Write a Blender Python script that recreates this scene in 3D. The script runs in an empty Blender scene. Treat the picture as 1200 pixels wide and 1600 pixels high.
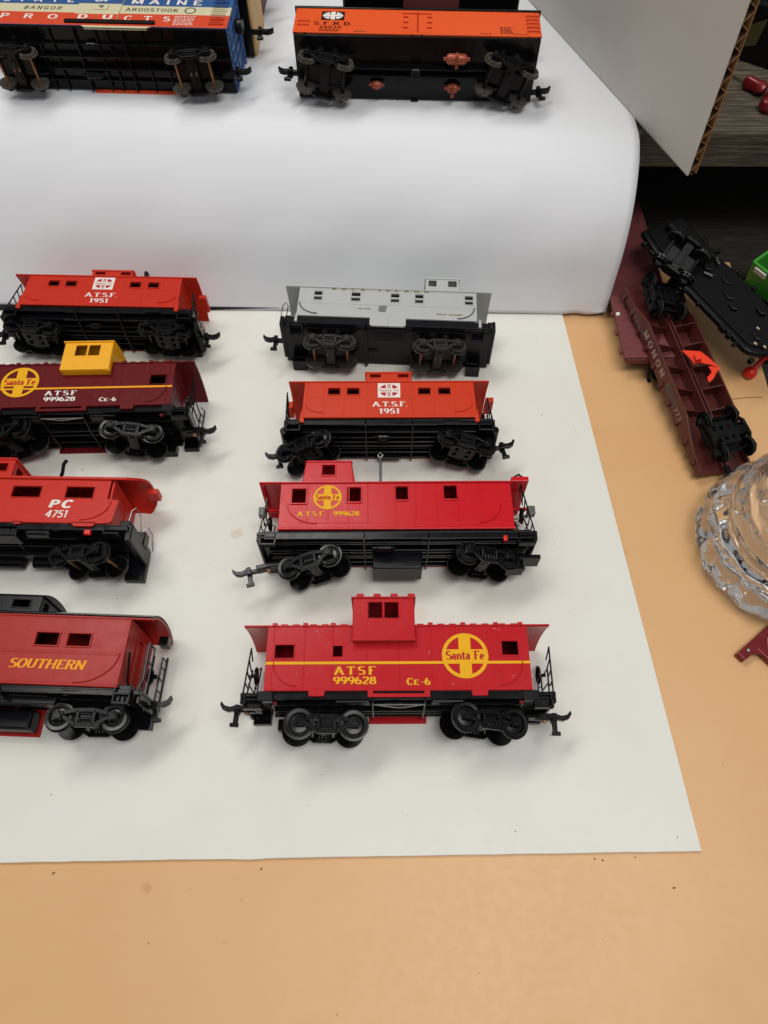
import bpy, bmesh, math, random
from math import radians as R, sin, cos, pi
from mathutils import Matrix, Vector
random.seed(7)
scene = bpy.context.scene
scene.unit_settings.system = 'METRIC'
scene.unit_settings.scale_length = 0.01          # one unit is one centimetre

# ------------------------------------------------------------------ camera, light, exposure
cam = bpy.data.objects.new('camera', bpy.data.cameras.new('camera'))
scene.collection.objects.link(cam)
cam.data.sensor_fit = 'VERTICAL'
cam.data.sensor_height = 36.0
cam.data.lens = 1109 / 1600 * 36
cam.data.clip_start = 0.5
cam.data.clip_end = 500
cam.location = (0, 0, 31)
cam.rotation_euler = (R(90 - 61), 0, 0)
cam.data.dof.use_dof = True
cam.data.dof.focus_distance = 32.5
cam.data.dof.aperture_fstop = 0.3
scene.camera = cam

world = bpy.data.worlds.new('World')
scene.world = world
world.use_nodes = True
world.node_tree.nodes['Background'].inputs[0].default_value = (0.98, 0.985, 1.0, 1)
world.node_tree.nodes['Background'].inputs[1].default_value = 0.27

def area(name, loc, target, sx, sy, power, col):
    l = bpy.data.lights.new(name, 'AREA')
    l.shape = 'RECTANGLE'; l.size = sx; l.size_y = sy; l.energy = power; l.color = col
    o = bpy.data.objects.new(name, l)
    o.location = loc
    o.rotation_euler = (Vector(target) - Vector(loc)).to_track_quat('-Z', 'Y').to_euler()
    scene.collection.objects.link(o)
    return o
area('ceiling_tube_lamp', (-38, 65, 122), (0, 16, 0), 80, 26, 70000, (1.0, 0.975, 0.93))
area('overhead_fill_lamp', (22, -4, 108), (4, 24, 0), 70, 30, 57000, (1.0, 0.975, 0.935))  # added overhead fill that softens the tube lamp's shadows
scene.view_settings.view_transform = 'Standard'
scene.view_settings.look = 'None'
scene.view_settings.exposure = 0.0
scene.view_settings.gamma = 1.0
scene.cycles.max_bounces = 16
scene.cycles.transmission_bounces = 16
scene.cycles.glossy_bounces = 6

# ------------------------------------------------------------------ materials
def lin(c):
    return tuple((v/255/12.92 if v/255 <= 0.04045 else ((v/255+0.055)/1.055)**2.4) for v in c) + (1,)

def mat(name, rgb, rough=0.4, metal=0.0, bump=0.0, bscale=20.0, vary=0.06, wear=None, wscale=3.0, wlo=0.62, wave=None, spec=0.5, coat=0.0):
    m = bpy.data.materials.new(name); m.use_nodes = True
    nt = m.node_tree; N = nt.nodes; L = nt.links
    b = N['Principled BSDF']
    b.inputs['Metallic'].default_value = metal
    b.inputs['Specular IOR Level'].default_value = spec
    b.inputs['Coat Weight'].default_value = coat
    tc = N.new('ShaderNodeTexCoord')
    no = N.new('ShaderNodeTexNoise'); no.inputs['Scale'].default_value = wscale; no.inputs['Detail'].default_value = 6
    L.new(tc.outputs['Object'], no.inputs['Vector'])
    base = lin(rgb)
    mx = N.new('ShaderNodeMix'); mx.data_type = 'RGBA'
    mx.inputs[6].default_value = tuple(v*(1-vary) for v in base[:3]) + (1,)
    mx.inputs[7].default_value = tuple(min(1, v*(1+vary)) for v in base[:3]) + (1,)
    L.new(no.outputs['Fac'], mx.inputs[0])
    out = mx.outputs[2]
    if wear:
        n2 = N.new('ShaderNodeTexNoise'); n2.inputs['Scale'].default_value = wscale*2.7; n2.inputs['Detail'].default_value = 8
        n2.inputs['Roughness'].default_value = 0.7
        L.new(tc.outputs['Object'], n2.inputs['Vector'])
        rp = N.new('ShaderNodeMapRange'); rp.inputs[1].default_value = wlo; rp.inputs[2].default_value = wlo+0.1
        L.new(n2.outputs['Fac'], rp.inputs[0])
        m2 = N.new('ShaderNodeMix'); m2.data_type = 'RGBA'
        L.new(rp.outputs[0], m2.inputs[0]); L.new(out, m2.inputs[6]); m2.inputs[7].default_value = lin(wear)
        out = m2.outputs[2]
    L.new(out, b.inputs['Base Color'])
    mr = N.new('ShaderNodeMapRange'); mr.inputs[3].default_value = max(0.03, rough-0.09); mr.inputs[4].default_value = min(1, rough+0.09)
    n3 = N.new('ShaderNodeTexNoise'); n3.inputs['Scale'].default_value = 2.3; n3.inputs['Detail'].default_value = 5
    L.new(tc.outputs['Object'], n3.inputs['Vector']); L.new(n3.outputs['Fac'], mr.inputs[0]); L.new(mr.outputs[0], b.inputs['Roughness'])
    if bump > 0 or wave:
        bp_ = N.new('ShaderNodeBump'); bp_.inputs['Distance'].default_value = 0.02; bp_.inputs['Strength'].default_value = bump or 0.5
        if wave:
            w = N.new('ShaderNodeTexWave'); w.bands_direction = 'X'; w.inputs['Scale'].default_value = wave
            L.new(tc.outputs['Object'], w.inputs['Vector']); L.new(w.outputs['Fac'], bp_.inputs['Height'])
        else:
            nb = N.new('ShaderNodeTexNoise'); nb.inputs['Scale'].default_value = bscale; nb.inputs['Detail'].default_value = 4
            L.new(tc.outputs['Object'], nb.inputs['Vector']); L.new(nb.outputs['Fac'], bp_.inputs['Height'])
        L.new(bp_.outputs[0], b.inputs['Normal'])
    return m

M = {}
M['black'] = mat('black_plastic', (12, 12, 14), 0.2, bump=0.1, bscale=14, vary=0.3, spec=0.2)
M['blackdull'] = mat('dull_black_plastic', (14, 14, 15), 0.34, bump=0.25, bscale=16, vary=0.35, wear=(44, 42, 38), wlo=0.64, spec=0.2)
M['charcoal'] = mat('charcoal_plastic', (17, 18, 22), 0.24, bump=0.15, bscale=14, vary=0.2, spec=0.2)
M['grey'] = mat('grey_edge_plastic', (92, 92, 90), 0.45, vary=0.15)
M['wheel'] = mat('black_wheel', (12, 12, 12), 0.22, spec=0.3, bump=0.06, bscale=12, vary=0.25)
M['rim'] = mat('worn_wheel_rim', (72, 70, 68), 0.3, metal=0.4, vary=0.2)
M['dirtywheel'] = mat('weathered_wheel', (84, 79, 71), 0.38, metal=0.3, vary=0.35, wear=(42, 40, 37), wlo=0.52)
M['brass'] = mat('worn_brass', (158, 112, 72), 0.42, metal=0.4, vary=0.3, wear=(90, 62, 40), wlo=0.55)
M['steel'] = mat('steel_wire', (150, 150, 148), 0.3, metal=0.9, vary=0.1)
M['crimson'] = mat('crimson_plastic', (182, 26, 34), 0.27, bump=0.12, bscale=7, vary=0.05, spec=0.2)
M['cherry'] = mat('cherry_red_plastic', (192, 22, 32), 0.25, bump=0.1, bscale=7, vary=0.05, spec=0.2)
M['orange_red'] = mat('orange_red_plastic', (196, 56, 28), 0.34, bump=0.12, bscale=9, vary=0.05, spec=0.2)
M['orange_red2'] = mat('deeper_orange_red_plastic', (190, 46, 28), 0.34, bump=0.12, bscale=9, vary=0.06, spec=0.2)
M['maroon'] = mat('maroon_plastic', (96, 20, 24), 0.27, bump=0.1, bscale=8, vary=0.08, spec=0.2)
M['vermilion'] = mat('vermilion_plastic', (190, 42, 30), 0.34, bump=0.12, bscale=9, vary=0.06, spec=0.2)
M['brick_red'] = mat('brick_red_plastic', (160, 34, 28), 0.32, bump=0.12, bscale=9, vary=0.07, spec=0.2)
M['silver'] = mat('silver_paint', (176, 178, 176), 0.45, metal=0.15, bump=0.12, bscale=9, vary=0.06, wear=(150, 146, 130), wlo=0.66)
M['yellow'] = mat('yellow_plastic', (236, 168, 12), 0.38, vary=0.04)
M['print_yellow'] = mat('yellow_print', (228, 168, 22), 0.45, vary=0.06, spec=0.15)
M['print_orange'] = mat('orange_yellow_print', (236, 158, 30), 0.45, vary=0.06, spec=0.15)
M['print_white'] = mat('white_print', (226, 218, 212), 0.5, vary=0.05, spec=0.15)
M['print_black'] = mat('black_print', (40, 24, 20), 0.5, vary=0.1, spec=0.15)
M['print_gold'] = mat('faded_gold_print', (120, 104, 56), 0.5, vary=0.2, spec=0.15)
M['print_faded'] = mat('faded_white_print', (150, 126, 118), 0.6, vary=0.2, wear=(110, 60, 52), wlo=0.56, spec=0.15)
M['print_dark'] = mat('dark_grey_print', (92, 90, 86), 0.5, vary=0.2, spec=0.15)
M['print_red'] = mat('red_print', (172, 30, 30), 0.45, vary=0.05, spec=0.15)
M['orange'] = mat('orange_car_side', (228, 84, 24), 0.5, bump=0.5, wave=5.2, vary=0.05)
M['mblue'] = mat('blue_litho', (44, 84, 138), 0.45, vary=0.08, wear=(70, 100, 140), wlo=0.66)
M['mcream'] = mat('cream_litho', (206, 198, 164), 0.45, vary=0.06, wear=(180, 168, 130), wlo=0.64)
M['mred'] = mat('red_litho', (208, 70, 36), 0.45, vary=0.06)
M['copper'] = mat('copper_paint', (150, 72, 50), 0.4, metal=0.35, vary=0.2, bump=0.3)
M['freight'] = mat('freight_car_maroon', (106, 50, 50), 0.6, bump=0.15, vary=0.15, wear=(84, 38, 36), wlo=0.6)
M['monon'] = mat('brown_red_plastic', (80, 30, 24), 0.45, bump=0.15, vary=0.2, wear=(52, 18, 15), wlo=0.6)
M['tancar'] = mat('tan_car_side', (206, 164, 96), 0.5, vary=0.06)
M['bright_red'] = mat('bright_red_plastic', (214, 34, 22), 0.25, vary=0.05)
M['neon'] = mat('orange_red_scrap', (232, 56, 22), 0.4, vary=0.08)
M['darkred'] = mat('dark_red_metal', (112, 16, 24), 0.3, metal=0.25, vary=0.15, bump=0.1)
M['green'] = mat('green_plastic', (52, 150, 34), 0.4, vary=0.08)
M['greendk'] = mat('dark_green_plastic', (22, 84, 18), 0.45, vary=0.12)
M['olive'] = mat('olive_plastic', (66, 62, 30), 0.6, vary=0.2)
M['speck'] = mat('dark_speck', (66, 52, 38), 0.7, vary=0.3)
M['kraft'] = mat('kraft_board', (150, 110, 66), 0.8, vary=0.15, bump=0.3)
M['stain'] = mat('tan_stain', (188, 164, 128), 0.8, vary=0.1)

def board_mat(name, rgb, grain=0.0, blotch=(0, 0, 0), bl=0.1, rough=0.5, bscale=40, bump=0.08):
    m = mat(name, rgb, rough, bump=bump, bscale=bscale, vary=0.015, wscale=0.15)
    nt = m.node_tree; N = nt.nodes; L = nt.links
    b = N['Principled BSDF']; src = b.inputs['Base Color'].links[0].from_socket
    tc = N.new('ShaderNodeTexCoord')
    n = N.new('ShaderNodeTexNoise'); n.inputs['Scale'].default_value = 0.22; n.inputs['Detail'].default_value = 7; n.inputs['Roughness'].default_value = 0.6
    L.new(tc.outputs['Object'], n.inputs['Vector'])
    mr = N.new('ShaderNodeMapRange'); mr.inputs[1].default_value = 0.45; mr.inputs[2].default_value = 0.75; mr.inputs[4].default_value = bl
    L.new(n.outputs['Fac'], mr.inputs[0])
    mx = N.new('ShaderNodeMix'); mx.data_type = 'RGBA'; L.new(mr.outputs[0], mx.inputs[0]); L.new(src, mx.inputs[6]); mx.inputs[7].default_value = lin(blotch)
    # sparse small specks and scuffs
    v = N.new('ShaderNodeTexNoise'); v.inputs['Scale'].default_value = 5.0; v.inputs['Detail'].default_value = 9; v.inputs['Roughness'].default_value = 0.72
    L.new(tc.outputs['Object'], v.inputs['Vector'])
    m3 = N.new('ShaderNodeMapRange'); m3.inputs[1].default_value = 0.70; m3.inputs[2].default_value = 0.80; m3.inputs[4].default_value = 0.45
    L.new(v.outputs['Fac'], m3.inputs[0])
    mx2 = N.new('ShaderNodeMix'); mx2.data_type = 'RGBA'; L.new(m3.outputs[0], mx2.inputs[0]); L.new(mx.outputs[2], mx2.inputs[6]); mx2.inputs[7].default_value = lin(tuple(int(c*0.72) for c in rgb))
    L.new(mx2.outputs[2], b.inputs['Base Color'])
    return m
def stains(m, pts, col):
    nt = m.node_tree; N = nt.nodes; L = nt.links; b = N['Principled BSDF']
    tc = N.new('ShaderNodeTexCoord'); no = N.new('ShaderNodeTexNoise'); no.inputs['Scale'].default_value = 3.2; no.inputs['Detail'].default_value = 6
    L.new(tc.outputs['Object'], no.inputs['Vector'])
    for (x, y, r, k) in pts:
        d = N.new('ShaderNodeVectorMath'); d.operation = 'DISTANCE'; d.inputs[1].default_value = (x, y, .1); L.new(tc.outputs['Object'], d.inputs[0])
        a = N.new('ShaderNodeMath'); a.operation = 'MULTIPLY_ADD'; a.inputs[1].default_value = -1.3*r; L.new(no.outputs['Fac'], a.inputs[0]); L.new(d.outputs['Value'], a.inputs[2])
        g = N.new('ShaderNodeMapRange'); g.inputs[1].default_value = -.05*r; g.inputs[2].default_value = .3*r; g.inputs[3].default_value = k; g.inputs[4].default_value = 0
        L.new(a.outputs[0], g.inputs[0])
        mx = N.new('ShaderNodeMix'); mx.data_type = 'RGBA'; src = b.inputs['Base Color'].links[0].from_socket
        L.new(g.outputs[0], mx.inputs[0]); L.new(src, mx.inputs[6]); mx.inputs[7].default_value = lin(col); L.new(mx.outputs[2], b.inputs['Base Color'])
M['board'] = board_mat('white_hardboard', (221, 220, 212), blotch=(210, 207, 194), bl=0.5, rough=0.5, bump=0.05)
M['tan'] = board_mat('tan_sheet', (214, 168, 117), blotch=(208, 159, 106), bl=0.6, rough=0.42, bump=0.12, bscale=30)
M['paper'] = board_mat('white_paper', (222, 224, 228), blotch=(216, 218, 222), bl=0.3, rough=0.55, bump=0.03)
M['panelwhite'] = board_mat('white_cardboard', (198, 194, 186), blotch=(184, 178, 166), bl=0.4, rough=0.6, bump=0.1)

stains(M['board'], [(-7.2, 15.9, .34, .32), (1.6, 11.8, .5, .15), (-2.5, 12.9, .3, .1)], (186, 150, 104))
stains(M['panelwhite'], [(6, 0, .25, .3), (3.2, 0, .12, .5), (9, 0, .2, .3)], (176, 152, 110))
stains(M['tan'], [(-9.2, 0.6, .3, .3), (-6, -1.2, .2, .2), (16, 4, .3, .15)], (168, 110, 62))
def wood_mat(name='weathered_wood', k=1.0):
    m = bpy.data.materials.new(name); m.use_nodes = True
    nt = m.node_tree; N = nt.nodes; L = nt.links; b = N['Principled BSDF']
    tc = N.new('ShaderNodeTexCoord'); mp = N.new('ShaderNodeMapping'); mp.inputs['Scale'].default_value = (0.35, 5.0, 5.0)
    L.new(tc.outputs['Object'], mp.inputs[0])
    n = N.new('ShaderNodeTexNoise'); n.inputs['Scale'].default_value = 1.2; n.inputs['Detail'].default_value = 10; n.inputs['Roughness'].default_value = 0.65
    L.new(mp.outputs[0], n.inputs['Vector'])
    cr = N.new('ShaderNodeValToRGB'); e = cr.color_ramp.elements
    e[0].position = 0.3; e[0].color = tuple(v*k for v in lin((38, 33, 27))[:3])+(1,); e[1].position = 0.72; e[1].color = tuple(v*k for v in lin((128, 116, 96))[:3])+(1,)
    x = cr.color_ramp.elements.new(0.5); x.color = tuple(v*k for v in lin((82, 73, 59))[:3])+(1,)
    L.new(n.outputs['Fac'], cr.inputs[0]); L.new(cr.outputs[0], b.inputs['Base Color'])
    bu = N.new('ShaderNodeBump'); bu.inputs['Distance'].default_value = 0.08; bu.inputs['Strength'].default_value = 0.7
    L.new(n.outputs['Fac'], bu.inputs['Height']); L.new(bu.outputs[0], b.inputs['Normal'])
    b.inputs['Roughness'].default_value = 0.75
    return m
M['dusty'] = mat('dusty_black_plastic', (40, 37, 34), 0.5, bump=0.25, vary=0.4, wear=(66, 60, 52), wlo=0.6, spec=0.3)
M['wood'] = wood_mat('weathered_wood', 0.8)
M['shadewood'] = wood_mat('shade_darkened_wood', 0.2)  # same wood, darkened to paint the near-black shade below the shelf
M['flute_shade'] = mat('shade_darkened_kraft', (70, 48, 28), 0.85, vary=0.15)  # kraft darkened to paint the shade inside the flute cavities

def glass_mat():
    m = bpy.data.materials.new('crystal_glass'); m.use_nodes = True
    nt = m.node_tree; N = nt.nodes; L = nt.links; b = N['Principled BSDF']
    b.inputs['Base Color'].default_value = (0.98, 0.98, 0.98, 1); b.inputs['Roughness'].default_value = 0.01
    b.inputs['IOR'].default_value = 1.52; b.inputs['Transmission Weight'].default_value = 1.0
    return m
M['glass'] = glass_mat()

# ------------------------------------------------------------------ mesh helpers
class MB:
    def __init__(s): s.v = []; s.f = []
    def add(s, vs, fs, m=None):
        o = len(s.v)
        s.v += [tuple(m @ Vector(v)) for v in vs] if m else [tuple(v) for v in vs]
        s.f += [tuple(i+o for i in f) for f in fs]
        return s
    def box(s, x0, x1, y0, y1, z0, z1, m=None):
        if x0 > x1: x0, x1 = x1, x0
        if y0 > y1: y0, y1 = y1, y0
        if z0 > z1: z0, z1 = z1, z0
        vs = [(x, y, z) for z in (z0, z1) for y in (y0, y1) for x in (x0, x1)]
        return s.add(vs, [(0, 2, 3, 1), (4, 5, 7, 6), (0, 1, 5, 4), (2, 6, 7, 3), (0, 4, 6, 2), (1, 3, 7, 5)], m)
    def prism(s, poly, z0, z1, m=None):                      # poly in xy, extruded along z
        n = len(poly)
        a = sum(poly[i][0]*poly[(i+1) % n][1]-poly[(i+1) % n][0]*poly[i][1] for i in range(n))
        if a < 0: poly = poly[::-1]
        vs = [(x, y, z0) for x, y in poly] + [(x, y, z1) for x, y in poly]
        fs = [tuple(range(n))[::-1], tuple(range(n, 2*n))] + [(i, (i+1) % n, n+(i+1) % n, n+i) for i in range(n)]
        return s.add(vs, fs, m)
    def xprism(s, poly, x0, x1):                             # poly in (y,z), extruded along x
        return s.prism(poly, x0, x1, Matrix(((0, 0, 1, 0), (1, 0, 0, 0), (0, 1, 0, 0), (0, 0, 0, 1))))
    def cyl(s, p0, p1, r, n=12, r1=None, caps=True):
        p0, p1 = Vector(p0), Vector(p1); r1 = r if r1 is None else r1
        q = (p1-p0).to_track_quat('Z', 'Y').to_matrix()
        vs = [p0 + q @ Vector((r*cos(2*pi*i/n), r*sin(2*pi*i/n), 0)) for i in range(n)] + \
             [p1 + q @ Vector((r1*cos(2*pi*i/n), r1*sin(2*pi*i/n), 0)) for i in range(n)]
        fs = [(i, (i+1) % n, n+(i+1) % n, n+i) for i in range(n)]
        if caps: fs += [tuple(range(n))[::-1], tuple(range(n, 2*n))]
        return s.add(vs, fs)
    def tube(s, pts, r, n=6):
        pts = [Vector(p) for p in pts]; vs = []; fs = []
        for k, p in enumerate(pts):
            t = (pts[min(k+1, len(pts)-1)] - pts[max(k-1, 0)])
            if t.length < 1e-9: t = Vector((0, 0, 1))
            q = t.to_track_quat('Z', 'Y').to_matrix()
            vs += [p + q @ Vector((r*cos(2*pi*i/n), r*sin(2*pi*i/n), 0)) for i in range(n)]
        for k in range(len(pts)-1):
            for i in range(n):
                # nearest alignment is good enough for gentle bends
                fs.append((k*n+i, k*n+(i+1) % n, (k+1)*n+(i+1) % n, (k+1)*n+i))
        fs += [tuple(range(n))[::-1], tuple(range((len(pts)-1)*n, len(pts)*n))]
        return s.add(vs, fs)
    def lathe(s, prof, c=(0, 0, 0), n=20, mod=None):          # prof of (r,z), around z
        vs = []; k = len(prof); fs = []
        for i in range(n):
            a = 2*pi*i/n
            for j, (r, z) in enumerate(prof):
                rr = r*(mod(a, j) if mod else 1)
                vs.append((c[0]+rr*cos(a), c[1]+rr*sin(a), c[2]+z))
        for i in range(n):
            for j in range(k-1):
                fs.append((i*k+j, ((i+1) % n)*k+j, ((i+1) % n)*k+j+1, i*k+j+1))
        return s.add(vs, fs)
    def bar(s, pts, w, z0, z1):                               # flat thick polyline in xy, extruded
        for (a, b) in zip(pts[:-1], pts[1:]):
            a, b = Vector(a), Vector(b); d = (b-a).normalized(); nrm = Vector((-d.y, d.x))*w/2
            e = d*w*0.3
            s.prism([tuple(a-e+nrm), tuple(a-e-nrm), tuple(b+e-nrm), tuple(b+e+nrm)], z0, z1)
        return s
    def wall(s, x0, x1, y0, y1, z0, z1, holes=()):            # slab with rectangular openings
        xs = sorted({x0, x1, *[h[0] for h in holes], *[h[1] for h in holes]})
        ys = sorted({y0, y1, *[h[2] for h in holes], *[h[3] for h in holes]})
        xs = [x for x in xs if x0-1e-6 <= x <= x1+1e-6]; ys = [y for y in ys if y0-1e-6 <= y <= y1+1e-6]
        def solid(i, j):
            if i < 0 or j < 0 or i >= len(xs)-1 or j >= len(ys)-1: return False
            cx, cy = (xs[i]+xs[i+1])/2, (ys[j]+ys[j+1])/2
            return not any(h[0] < cx < h[1] and h[2] < cy < h[3] for h in holes)
        for i in range(len(xs)-1):
            for j in range(len(ys)-1):
                if not solid(i, j): continue
                a, b, c, d = xs[i], xs[i+1], ys[j], ys[j+1]
                s.add([(a, c, z1), (b, c, z1), (b, d, z1), (a, d, z1)], [(0, 1, 2, 3)])
                s.add([(a, c, z0), (b, c, z0), (b, d, z0), (a, d, z0)], [(3, 2, 1, 0)])
                if not solid(i-1, j): s.add([(a, c, z0), (a, d, z0), (a, d, z1), (a, c, z1)], [(3, 2, 1, 0)])
                if not solid(i+1, j): s.add([(b, c, z0), (b, d, z0), (b, d, z1), (b, c, z1)], [(0, 1, 2, 3)])
                if not solid(i, j-1): s.add([(a, c, z0), (b, c, z0), (b, c, z1), (a, c, z1)], [(0, 1, 2, 3)])
                if not solid(i, j+1): s.add([(a, d, z0), (b, d, z0), (b, d, z1), (a, d, z1)], [(3, 2, 1, 0)])
        return s
    def ring(s, x0, x1, y0, y1, t, z0, z1):                   # a rectangular raised frame
        return s.wall(x0-t, x1+t, y0-t, y1+t, z0, z1, [(x0, x1, y0, y1)])
    def warp(s, fn):
        s.v = [fn(*v) for v in s.v]; return s
    def build(s, name, m, parent=None, bevel=0.0, smooth=False, merge=True, seg=2):
        me = bpy.data.meshes.new(name)
        me.from_pydata(s.v, [], s.f)
        if merge:
            bm = bmesh.new(); bm.from_mesh(me); bmesh.ops.remove_doubles(bm, verts=bm.verts, dist=1e-4)
            bmesh.ops.recalc_face_normals(bm, faces=bm.faces); bm.to_mesh(me); bm.free()
        me.materials.append(M[m] if isinstance(m, str) else m)
        o = bpy.data.objects.new(name, me); scene.collection.objects.link(o)
        if parent: o.parent = parent
        if name in ('fine_print', 'worn_print', 'torn_edge'): o['kind'] = 'stuff'
        if smooth:
            for p in me.polygons: p.use_smooth = True
        if smooth or bevel:
            pass
        if bevel:
            bv = o.modifiers.new('bevel', 'BEVEL'); bv.width = bevel; bv.segments = seg; bv.limit_method = 'ANGLE'; bv.angle_limit = R(35)
            bv.harden_normals = False
        if smooth:
            try:
                me.set_sharp_from_angle(angle=R(38))
            except Exception: pass
        return o

def tag(o, label, cat, group=None, kind=None):
    if label: o['label'] = label
    if cat: o['category'] = cat
    if group: o['group'] = group
    if kind: o['kind'] = kind
    return o
def empty(name, loc, yaw=0, rx=0, ry=0):
    o = bpy.data.objects.new(name, None); scene.collection.objects.link(o)
    o.empty_display_size = 0.5
    o.location = loc; o.rotation_euler = (R(rx), R(ry), R(yaw)); return o

# ------------------------------------------------------------------ lettering (strokes, flat print)
def arc(cx, cy, rx, ry, a0, a1, n=12):
    return [(cx+rx*cos(R(a0+(a1-a0)*i/n)), cy+ry*sin(R(a0+(a1-a0)*i/n))) for i in range(n+1)]
def glyphs():
    G = {}
    G['A'] = (.86, [[(.04, 0), (.4, 1)], [(.4, 1), (.8, 0)], [(.18, .34), (.66, .34)]], [(.06, 0), (.78, 0)])
    G['T'] = (.8, [[(.02, .95), (.78, .95)], [(.4, 0), (.4, 1)], [(.05, .95), (.05, .8)], [(.75, .95), (.75, .8)]], [(.4, 0)])
    G['S'] = (.7, [arc(.36, .74, .27, .23, 40, 270, 12)[:-1] + arc(.34, .26, .29, .25, 90, -145, 14)], [])
    G['F'] = (.72, [[(.16, 0), (.16, 1)], [(.1, .95), (.68, .95)], [(.16, .5), (.46, .5)], [(.66, .95), (.66, .82)]], [(.16, 0), (.12, 1)])
    G['E'] = (.76, [[(.16, 0), (.16, 1)], [(.1, .95), (.68, .95)], [(.16, .52), (.52, .52)], [(.1, .05), (.7, .05)], [(.66, .95), (.66, .82)], [(.68, .05), (.68, .2)]], [])
    G['C'] = (.78, [arc(.42, .5, .34, .47, 42, 318, 18)], [])
    G['O'] = (.84, [arc(.42, .5, .34, .46, 0, 360, 24)], [])
    G['Q'] = G['O']
    G['G'] = (.84, [arc(.42, .5, .34, .46, 42, 330, 18), [(.73, .02), (.73, .42)], [(.5, .44), (.82, .44)]], [])
    G['D'] = (.82, [[(.16, 0), (.16, 1)], [(.08, .95), (.4, .95)] , arc(.38, .5, .34, .45, 90, -90, 14), [(.4, .05), (.08, .05)]], [])
    G['R'] = (.84, [[(.16, 0), (.16, 1)], [(.08, .95), (.45, .95)] , arc(.45, .73, .24, .22, 90, -90, 8), [(.45, .5), (.16, .5)], [(.44, .5), (.74, 0)]], [(.16, 0), (.76, 0)])
    G['P'] = (.78, [[(.16, 0), (.16, 1)], [(.08, .95), (.42, .95)] , arc(.42, .71, .26, .24, 90, -90, 8), [(.42, .47), (.16, .47)]], [(.16, 0)])
    G['B'] = (.8, [[(.16, 0), (.16, 1)], [(.08, .95), (.42, .95)] , arc(.42, .74, .2, .21, 90, -90, 8), arc(.42, .28, .28, .24, 90, -90, 8), [(.45, .52), (.16, .52)], [(.42, .05), (.08, .05)]], [])
    G['N'] = (.92, [[(.16, 0), (.16, 1)], [(.14, 1), (.76, 0)], [(.76, 0), (.76, 1)]], [(.16, 0), (.76, 1), (.12, 1)])
    G['M'] = (1.04, [[(.14, 0), (.14, 1)], [(.14, 1), (.5, .12)], [(.5, .12), (.86, 1)], [(.88, 0), (.88, 1)]], [(.14, 0), (.88, 0)])
    G['H'] = (.94, [[(.16, 0), (.16, 1)], [(.76, 0), (.76, 1)], [(.16, .5), (.76, .5)]], [(.16, 0), (.76, 0), (.16, 1), (.76, 1)])
    G['U'] = (.9, [[(.16, 1), (.16, .34)] + arc(.44, .33, .28, .28, 180, 360, 12) + [(.72, 1)]], [(.16, 1), (.72, 1)])
    G['K'] = (.9, [[(.16, 0), (.16, 1)], [(.16, .4), (.74, 1)], [(.34, .56), (.78, 0)]], [(.16, 0), (.78, 0), (.16, 1)])
    G['I'] = (.4, [[(.2, 0), (.2, 1)]], [(.2, 0), (.2, 1)])
    G['L'] = (.72, [[(.16, 0), (.16, 1)], [(.08, .05), (.66, .05)], [(.66, .05), (.66, .28)]], [(.16, 1)])
    G['0'] = (.72, [arc(.36, .5, .27, .46, 0, 360, 20)], [])
    G['1'] = (.5, [[(.28, 0), (.28, 1)], [(.28, 1), (.08, .82)]], [(.28, 0)])
    G['2'] = (.7, [arc(.34, .72, .26, .24, 160, -40, 12) + [(.08, .06)], [(.06, .06), (.62, .06)]], [])
    G['3'] = (.7, [arc(.32, .74, .24, .22, 140, -90, 12), arc(.32, .27, .27, .25, 90, -140, 12)], [])
    G['4'] = (.74, [[(.5, 0), (.5, 1)], [(.5, 1), (.06, .3)], [(.06, .3), (.7, .3)]], [])
    G['5'] = (.7, [[(.6, .94), (.16, .94)], [(.16, .94), (.13, .52)], arc(.33, .32, .26, .28, 120, -140, 14)], [])
    G['6'] = (.72, [arc(.36, .3, .25, .26, 0, 360, 18), arc(.52, .4, .42, .56, 185, 105, 8)], [])
    G['7'] = (.66, [[(.06, .94), (.6, .94)], [(.6, .94), (.26, 0)]], [])
    G['8'] = (.72, [arc(.36, .74, .2, .21, 0, 360, 16), arc(.36, .27, .26, .24, 0, 360, 18)], [])
    G['9'] = (.72, [arc(.36, .7, .25, .26, 0, 360, 18), arc(.2, .6, .42, .56, 5, -75, 8)], [])
    G['a'] = (.6, [arc(.26, .2, .17, .18, 0, 360, 12), [(.44, 0), (.44, .42)], arc(.27, .42, .17, .2, 0, 150, 8)], [])
    G['n'] = (.68, [[(.14, 0), (.14, .62)], arc(.34, .38, .2, .22, 170, 0, 8) + [(.54, 0)]], [(.14, 0), (.54, 0)])
    G['t'] = (.46, [[(.2, .85), (.2, .2)] + arc(.3, .16, .1, .12, 180, 330, 6), [(.04, .6), (.4, .6)]], [])
    G['e'] = (.58, [[(.1, .32), (.48, .32)], arc(.29, .31, .2, .28, 0, 310, 14)], [])
    G['.'] = (.28, [[(.13, .0), (.13, .14)]], [])
    G['-'] = (.4, [[(.06, .42), (.34, .42)]], [])
    G['&'] = G['8']
    G[' '] = (.45, [], [])
    return G
GL = glyphs()
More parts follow.
